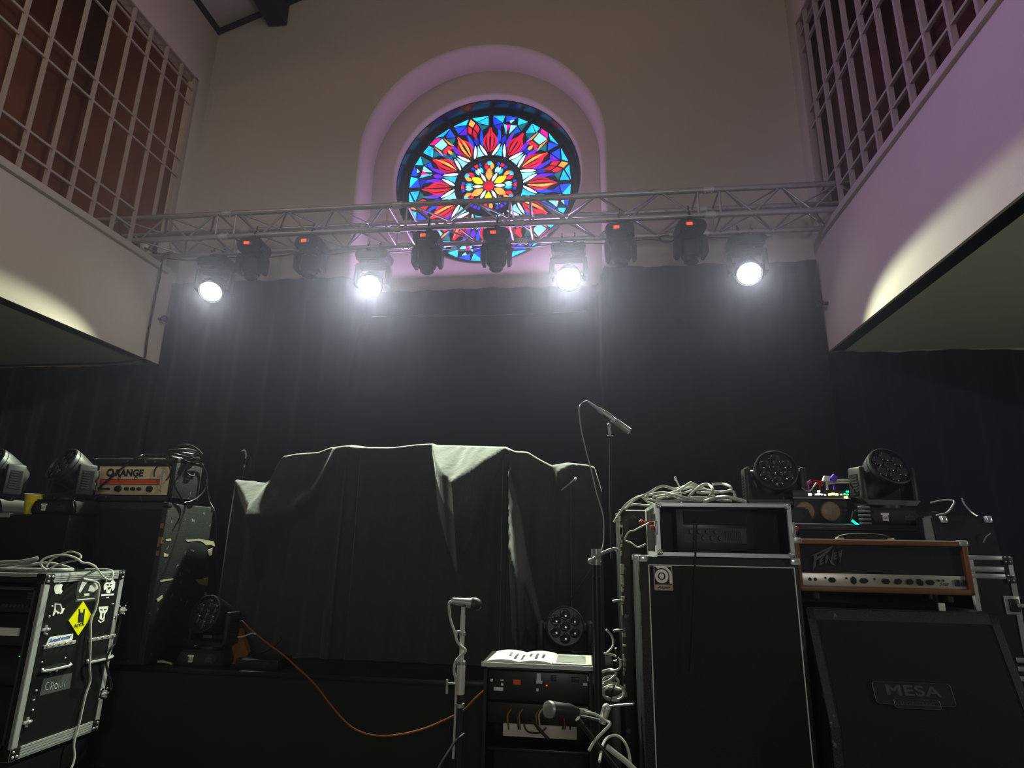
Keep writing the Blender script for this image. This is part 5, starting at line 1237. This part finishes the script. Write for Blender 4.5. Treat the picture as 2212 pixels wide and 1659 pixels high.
# wood framed amplifier head
px0, py = .874, 2.82
pv = thing('wood_framed_amplifier', 'amplifier head in an orange-stained wooden frame with a silver control strip', 'amplifier', (px0, py, 1.082), R(-1.5))
w, d, h, t = .676, .27, .212, .022
b = MB()
b.box(0, w, 0, d, 0, t, bevel=.005); b.box(0, w, 0, d, h - t, h, bevel=.005); b.box(0, t, 0, d, 0, h, bevel=.005); b.box(w - t, w, 0, d, 0, h, bevel=.005); b.box(t, w - t, d - .02, d, t, h - t); b.build('frame', M['wood'], pv)
b = MB(); b.box(t, w - t, .02, .04, .075, h - t); b.build('grille', M['grille2'], pv)
b = MB(); b.box(0, w, -.002, .002, h - .003, h + .002); b.build('piping', M['gold'], pv)
b = MB(); b.box(t + .001, w - t - .001, .012, .04, t, .074, bevel=.001); cp_ = b.build('control_strip', M['silver'], pv)
def pvp(px, py_): q = at(px, py_, Y=py + .01); return q.x - px0, q.z - 1.082
S1 = 512 / 2212.
def k1(x, y): return pvp(1700 + x * S1, 940 + y * S1)
for (x, y, s_, a) in ((415, 1365, .024, 0), (613, 1370, .026, 90), (708, 1375, .028, 0), (908, 1378, .026, 5), (1020, 1380, .027, -15), (1125, 1382, .026, -10), (1218, 1385, .027, 50), (1315, 1390, .027, 0)):
    u_, v_ = k1(x, y); v_ = .047; b = MB(); b.T = Tr(u_, .012, v_) @ RotY(R(a)); b.prism([(-s_ * .62, 0), (-s_ * .3, -.010), (s_ * .3, -.010), (s_ * .62, 0), (s_ * .3, .010), (-s_ * .3, .010)], -.012, 0, 'Y'); b.cyl((0, -.012, 0), (0, -.015, 0), .008); b.build('chicken_head_knob', M['plastic'], cp_)
for (x, y) in ((213, 1358), (263, 1360)):
    u_, v_ = k1(x, y); b = MB(); b.cyl((u_, .013, .048), (u_, .006, .048), .007, seg=6); b.build('input_jack', M['plastic'], cp_)
for (x, y) in ((355, 1340), (548, 1347), (810, 1375), (1393, 1368), (1440, 1370)):
    u_, v_ = k1(x, y); b = MB(); b.cyl((u_, .013, .055), (u_, .004, .055), .004, seg=8); b.build('toggle', M['plastic'], cp_)
for x in (1575, 1628):
    u_, v_ = k1(x, 1400); b = MB(); b.box(u_ - .009, u_ + .009, .006, .014, .034, .06, bevel=.002); b.build('rocker_switch', M['plastic'], cp_)
b = MB(); b.use(M['ink']); u_, v_ = k1(1445, 1395); b.text('5150', .016, Tr(u_, .0115, .040) @ FRONT, shear=.5, ext=.0004); b.build('model_script', None, cp_)
# zigzag lettering, drawn as slivers
b = MB()
def sl(*pts): b.prism([(k1(x, y)[0], k1(x, y)[1]) for x, y in pts], .014, .0205, 'Y')
sl((205, 1135), (290, 1095), (428, 1030), (415, 1062), (345, 1130), (275, 1165), (268, 1145), (335, 1105), (375, 1072), (300, 1108))
sl((255, 1120), (282, 1112), (268, 1225), (243, 1265))
sl((305, 1160), (345, 1132), (342, 1146), (320, 1162), (320, 1170), (340, 1160), (338, 1172), (320, 1182), (319, 1195), (345, 1182), (342, 1196), (302, 1215))
sl((352, 1195), (368, 1115), (380, 1118), (398, 1160), (408, 1175), (430, 1062), (438, 1060), (422, 1182), (452, 1220), (412, 1205), (385, 1150), (368, 1195))
sl((432, 1165), (436, 1098), (470, 1088), (466, 1102), (446, 1110), (445, 1122), (466, 1114), (464, 1128), (445, 1136), (444, 1150), (468, 1138), (465, 1154))
sl((478, 1085), (490, 1080), (492, 1110), (502, 1075), (516, 1066), (506, 1130), (494, 1200), (488, 1195), (494, 1135), (482, 1130))
b.build('logo', M['badge'], pv)['label'] = 'zigzag grey lettering'
b = MB(); b.tube([(.21, .10, h), (.225, .10, h + .012), (.27, .10, h + .02), (.34, .10, h + .021), (.40, .10, h + .016), (.425, .10, h + .004)], .009, sub=4); b.build('handle', M['rubber'], pv)
b = MB(); b.box(.205, .235, .09, .115, h, h + .01, bevel=.003); b.box(.41, .44, .09, .115, h, h + .01, bevel=.003); b.build('handle_end', M['gold'], pv)
for x in (0, w):
    b = MB(); s = 1 if x else -1; b.box(min(x, x - s * .03) - .003, max(x, x - s * .03) + .003, -.003, .03, h - .02, h + .004, bevel=.005); b.build('corner', M['steel'], pv)
for x in (.08, w - .08):
    for y in (.05, d - .05):
        b = MB(); b.cyl((x, y, -.030), (x, y, 0), .018); b.build('foot', M['rubber'], pv)
# slanted guitar cabinet below it
mx0, my = .905, 2.86
ms_ = thing('slant_guitar_cabinet', 'black slant-front guitar cabinet with a dull metal badge under the wood framed amplifier', 'speaker cabinet', (mx0, my, 0))
w, h, d = .735, 1.015, .36
b = MB(); b.prism([(-.15, .06), (-.15, .60), (.0, h), (d, h), (d, .06)], 0, w, 'X')
bmesh.ops.bevel(b.bm, geom=list(b.bm.edges), offset=.012, segments=2, affect='EDGES'); b.build('body', M['tolex'], ms_)
def slant(z): return -.15 + .15 * max(0, z - .60) / (h - .60)
b = MB(); b.prism([(slant(.58) - .004, .11), (slant(.60) - .004, .60), (slant(h - .05) - .004, h - .05), (slant(h - .05) + .02, h - .05), (-.12, .60), (-.12, .11)], .04, w - .04, 'X'); b.build('grille', M['grille'], ms_)
b = MB(); b.prism([(slant(.60) - .007, .60), (slant(h - .004) - .007, h - .004), (slant(h - .004) + .01, h - .004), (-.13, .60)], 0, .03, 'X'); b.prism([(slant(.60) - .007, .60), (slant(h - .004) - .007, h - .004), (slant(h - .004) + .01, h - .004), (-.13, .60)], w - .03, w, 'X')
b.prism([(slant(h - .045) - .007, h - .045), (slant(h - .004) - .007, h - .004), (slant(h - .004) + .01, h - .004), (slant(h - .045) + .01, h - .045)], 0, w, 'X')
b.prism([(-.157, .06), (-.157, .60), (-.13, .60), (-.13, .06)], 0, .03, 'X'); b.prism([(-.157, .06), (-.157, .60), (-.13, .60), (-.13, .06)], w - .03, w, 'X'); b.build('front_frame', M['tolexworn'], ms_)
ang = math.atan2(.15, h - .60)
c_ = at(1972, 1500, Y=my - .09); zc = c_.z; c_ = at(1972, 1500, Y=my + slant(zc) - .006)
Tb = Tr(c_.x - mx0, slant(c_.z) - .007, c_.z) @ RotX(-ang)
b = MB(); b.T = Tb
def rrect(x0, x1, z0, z1_, r, n=5):
    o_ = []
    for cx_, cz_, a0 in ((x1 - r, z1_ - r, 0), (x0 + r, z1_ - r, 90), (x0 + r, z0 + r, 180), (x1 - r, z0 + r, 270)): o_ += [(cx_ + r * math.cos(R(a0 + 90 * k / n)), cz_ + r * math.sin(R(a0 + 90 * k / n))) for k in range(n + 1)]
    return o_
b.use(M['ink']); b.prism(rrect(-.142, .142, -.038, .040, .012), -.004, .002, 'Y'); b.prism(rrect(-.078, .086, -.05, -.018, .008), -.0055, .002, 'Y')
b.use(M['badge'])
for o_ in (rrect(-.142, .142, -.038, .040, .012), rrect(-.078, .086, -.05, -.018, .008)): b.tube([(x, -.005, z) for x, z in o_], .0016, closed=True, seg=5)
bd = b.build('badge', None, ms_); bd['label'] = 'dull metal badge with raised lettering'
b = MB(); b.T = Tb; b.text('MESA', .062, Tr(0, -.0045, .010) @ FRONT @ Matrix.Diagonal((1.28, .82, 1, 1)), ext=.0008, bold=.0016, spacing=1.06); b.text('ENGINEERING', .019, Tr(.004, -.006, -.034) @ FRONT, ext=.0006); b.build('badge_lettering', M['badge'], bd)
b = MB(); q = at(2030, 1295, Y=my + .02); b.box(q.x - mx0 - .013, q.x - mx0 + .013, .01, .022, h, h + .032, bevel=.002); tag(b.build('white_tag', M['white'], loc=(mx0, my, 0)), 'small white square tag under the wood framed amplifier', 'tag')
for x in (.07, w - .07):
    for y in (-.09, d - .06):
        b = MB(); b.cyl((x - .015, y, .03), (x + .015, y, .03), .03); b.box(x - .02, x + .02, y - .02, y + .02, .03, .062); b.build('caster', M['rubber'], ms_)

# large road case behind, at the right edge
fx0, fy = 1.665, 3.02
fc = thing('large_road_case', 'large black road case with wide pale metal bands at the right edge', 'flight case', (fx0 - .0, fy, .0))
w, d, h = .165, .6, 1.237
w = at(2183, 1204, Y=fy).x - fx0
b = MB(); b.box(0, w, 0, d, .0, h); b.build('shell', M['laminate'], fc)
edges(fc, w, d, h, t=.016)
S5 = 212 / 607.
def f5(x, y): q = at(2000 + x * S5, 1080 + y * S5, Y=fy); return q.x - fx0, q.z
for y0, y1 in ((345, 372), (412, 445), (456, 486)):
    z1_, z0 = f5(400, y0)[1], f5(400, y1)[1]; b = MB(); b.box(-.0, f5(475, 400)[0], -.006, .004, z0, z1_, bevel=.002); b.build('metal_band', M['steel'], fc)
for y0, y1 in ((348, 400), (470, 515)):
    z1_, z0 = f5(500, y0)[1], f5(500, y1)[1]; b = MB(); b.box(f5(478, 400)[0], w + .004, -.007, .03, z0, z1_, bevel=.003); pl_ = b.build('corner_plate', M['plastic2'], fc)
    for k in range(4): b = MB(); b.sphere((f5(490, 400)[0] + .018 * (k % 2), -.008, z0 + .012 + .02 * (k // 2)), .004, seg=8); b.build('rivet', M['chrome'], pl_)
b = MB(); zt_, zb_ = f5(500, 592)[1], f5(500, 708)[1]; b.box(w - .06, w + .003, -.006, .004, zb_, zt_, bevel=.003); hn = b.build('latch_plate', M['steel'], fc)
b = MB(); b.box(w - .045, w - .004, -.014, -.004, zb_ + .012, zt_ - .012, bevel=.005); b.build('latch_dish', M['plastic'], hn)
b = MB(); b.box(w - .02, w + .022, -.022, -.012, (zb_ + zt_) / 2 - .008, (zb_ + zt_) / 2 + .008, bevel=.003); b.build('latch_key', M['steel'], hn)
b = MB(); b.box(w - .02, w + .002, -.004, .006, .02, h - .1); b.build('edge_strip', M['steel'], fc)
for py_ in (985, 1040, 1100, 1175):
    z_ = f5(550, py_)[1]; b = MB(); b.box(w - .055, w + .03, -.008, .004, z_ - .012, z_ + .008, bevel=.002); b.build('hinge', M['steel'], fc)
# speaker standing on it
q = at(2078, 1110, Y=3.10)
wd = thing('floor_monitor', 'dark grey covered monitor speaker standing on the large road case', 'speaker', (q.x, 3.10, 1.237))
b = MB(); b.prism([(0, 0), (.02, .176), (.16, .176), (.2, 0)], -.125, .138, 'X'); bmesh.ops.bevel(b.bm, geom=list(b.bm.edges), offset=.006, segments=2, affect='EDGES'); b.build('cover', M['grille2'], wd)
for px in (2040, 2137):
    v = at(px, 1122, Y=3.10); b = MB(); b.box(v.x - q.x - .012, v.x - q.x + .012, -.004, .024, v.z - 1.237 - .016, v.z - 1.237 + .016, bevel=.005); b.cyl((v.x - q.x, .0, v.z - 1.237 - .004), (v.x - q.x, -.006, v.z - 1.237 - .004), .005); b.build('metal_clip', M['chrome'], wd)
cable([at(2022, 1113, Y=3.100), at(2045, 1108, Y=3.090), at(2058, 1092, Y=3.100), at(2060, 1082, Y=3.12), at(2040, 1080, Y=3.14), at(2010, 1086, Y=3.16)], .0045, M['cablegrey'], 'grey lead curling behind the left clip of the covered monitor')
cable([at(2078, 1076, Y=3.26), at(2084, 1090, Y=3.24), at(2098, 1106, Y=3.21), at(2112, 1116, Y=3.16)], .0045, M['cablegrey'], 'grey lead descending to the right clip of the covered monitor')
cable([at(2124, 1172, Y=3.095), at(2130, 1160, Y=3.090), at(2140, 1152, Y=3.090)], .003, M['cablegrey'], 'short curved grey lead on the front of the covered monitor')
bx2 = at(1992, 1110, Y=3.42)
b = MB(); b.box(1.668, 1.77, 3.36, 3.58, 1.2375, 1.45, bevel=.02); tag(b.build('black_speaker_case', M['tolex']), 'black upright case between the right moving head and the covered monitor', 'speaker cabinet')

# ================================================================ LIGHT
def spot(name, loc, aim, energy, color, angle, blend=.15, radius=.08):
    l = bpy.data.lights.new(name, 'SPOT'); l.energy = energy; l.color = color; l.spot_size = R(angle); l.spot_blend = blend; l.shadow_soft_size = radius
    o = bpy.data.objects.new(name, l); COL.objects.link(o); o.location = loc
    o.rotation_euler = Vector(aim).to_track_quat('-Z', 'Y').to_euler(); return o
def point(name, loc, energy, color, radius=.3):
    l = bpy.data.lights.new(name, 'POINT'); l.energy = energy; l.color = color; l.shadow_soft_size = radius
    o = bpy.data.objects.new(name, l); COL.objects.link(o); o.location = loc; return o
for k, ((p_, d_), (x, yaw, tilt, lab)) in enumerate(zip(LIGHTDIR, LAMPS)):
    spot('lamp_beam', p_, d_, (200, 560, 560, 185)[k], (.88, 1, .74), (88, 90, 90, 88)[k], .08, .06)
# unseen fill lights, added to brighten walls, equipment fronts, niche, soffit and galleries
point('upper_wall_fill', (-2.6, 1.3, 6.1), 17, (1, .88, .74), .4)  # added ambient fill for the upper walls, no fixture behind it
point('upper_wall_fill', (.4, 1.0, 6.4), 14, (1, .90, .80), .4)  # second added fill for the upper walls
point('frontal_fill', (.6, -3.2, 2.2), 125, (.96, .95, .95), .4)  # added frontal fill so badges, panels and truss read from the front
spot('violet_panel_fill', (-3.2, 1.2, 4.6), (5.2, .6, -.6), 480, (.55, .36, 1), 75, .8, .1)  # added off-frame fill that tints the right balcony front violet
l = bpy.data.lights.new('violet_niche_fill', 'AREA'); l.shape = 'RECTANGLE'; l.size = 1.9; l.size_y = .07; l.energy = 15; l.color = (.72, .42, 1); l.spread = R(170)  # added strip without a fixture, turns the niche soffit and jambs violet
o = bpy.data.objects.new('violet_niche_fill', l); COL.objects.link(o); o.location = (NX, 5.12, 3.62); o.rotation_euler = (R(208), 0, 0)
spot('left_panel_fill', (1.6, 1.2, 4.5), (-5, 1.0, -1.0), 230, (1, .93, .93), 70, .8, .1)  # added off-frame fill to lift the left balcony front
point('right_soffit_fill', (4.4, 1.4, 1.5), 38, (.9, 1, .86), .2)  # added fill to lift the underside of the right balcony
point('gallery_fill', (-4.6, .4, 5.6), 60, (1, .72, .45), .15)  # added warm fill for the left gallery panelling
point('gallery_fill', (2.6, 1.0, 5.4), 12, (1, .7, .6), .15)  # added weak fill for the right gallery panelling

wld = bpy.data.worlds.new('stage_air'); scene.world = wld; wld.use_nodes = True
nt = wld.node_tree; nt.nodes['Background'].inputs['Color'].default_value = (.5, .52, .6, 1); nt.nodes['Background'].inputs['Strength'].default_value = 0.0
HAZE = 0.0036
if HAZE:
    vs = nt.nodes.new('ShaderNodeVolumeScatter'); vs.inputs['Color'].default_value = (.70, .64, 1, 1); vs.inputs['Density'].default_value = HAZE; vs.inputs['Anisotropy'].default_value = .86
    nt.links.new(vs.outputs['Volume'], nt.nodes['World Output'].inputs['Volume'])

vw = scene.view_settings
vw.view_transform = 'Standard'; vw.look = 'None'; vw.gamma = 1; vw.exposure = 0.0; vw.use_curve_mapping = False
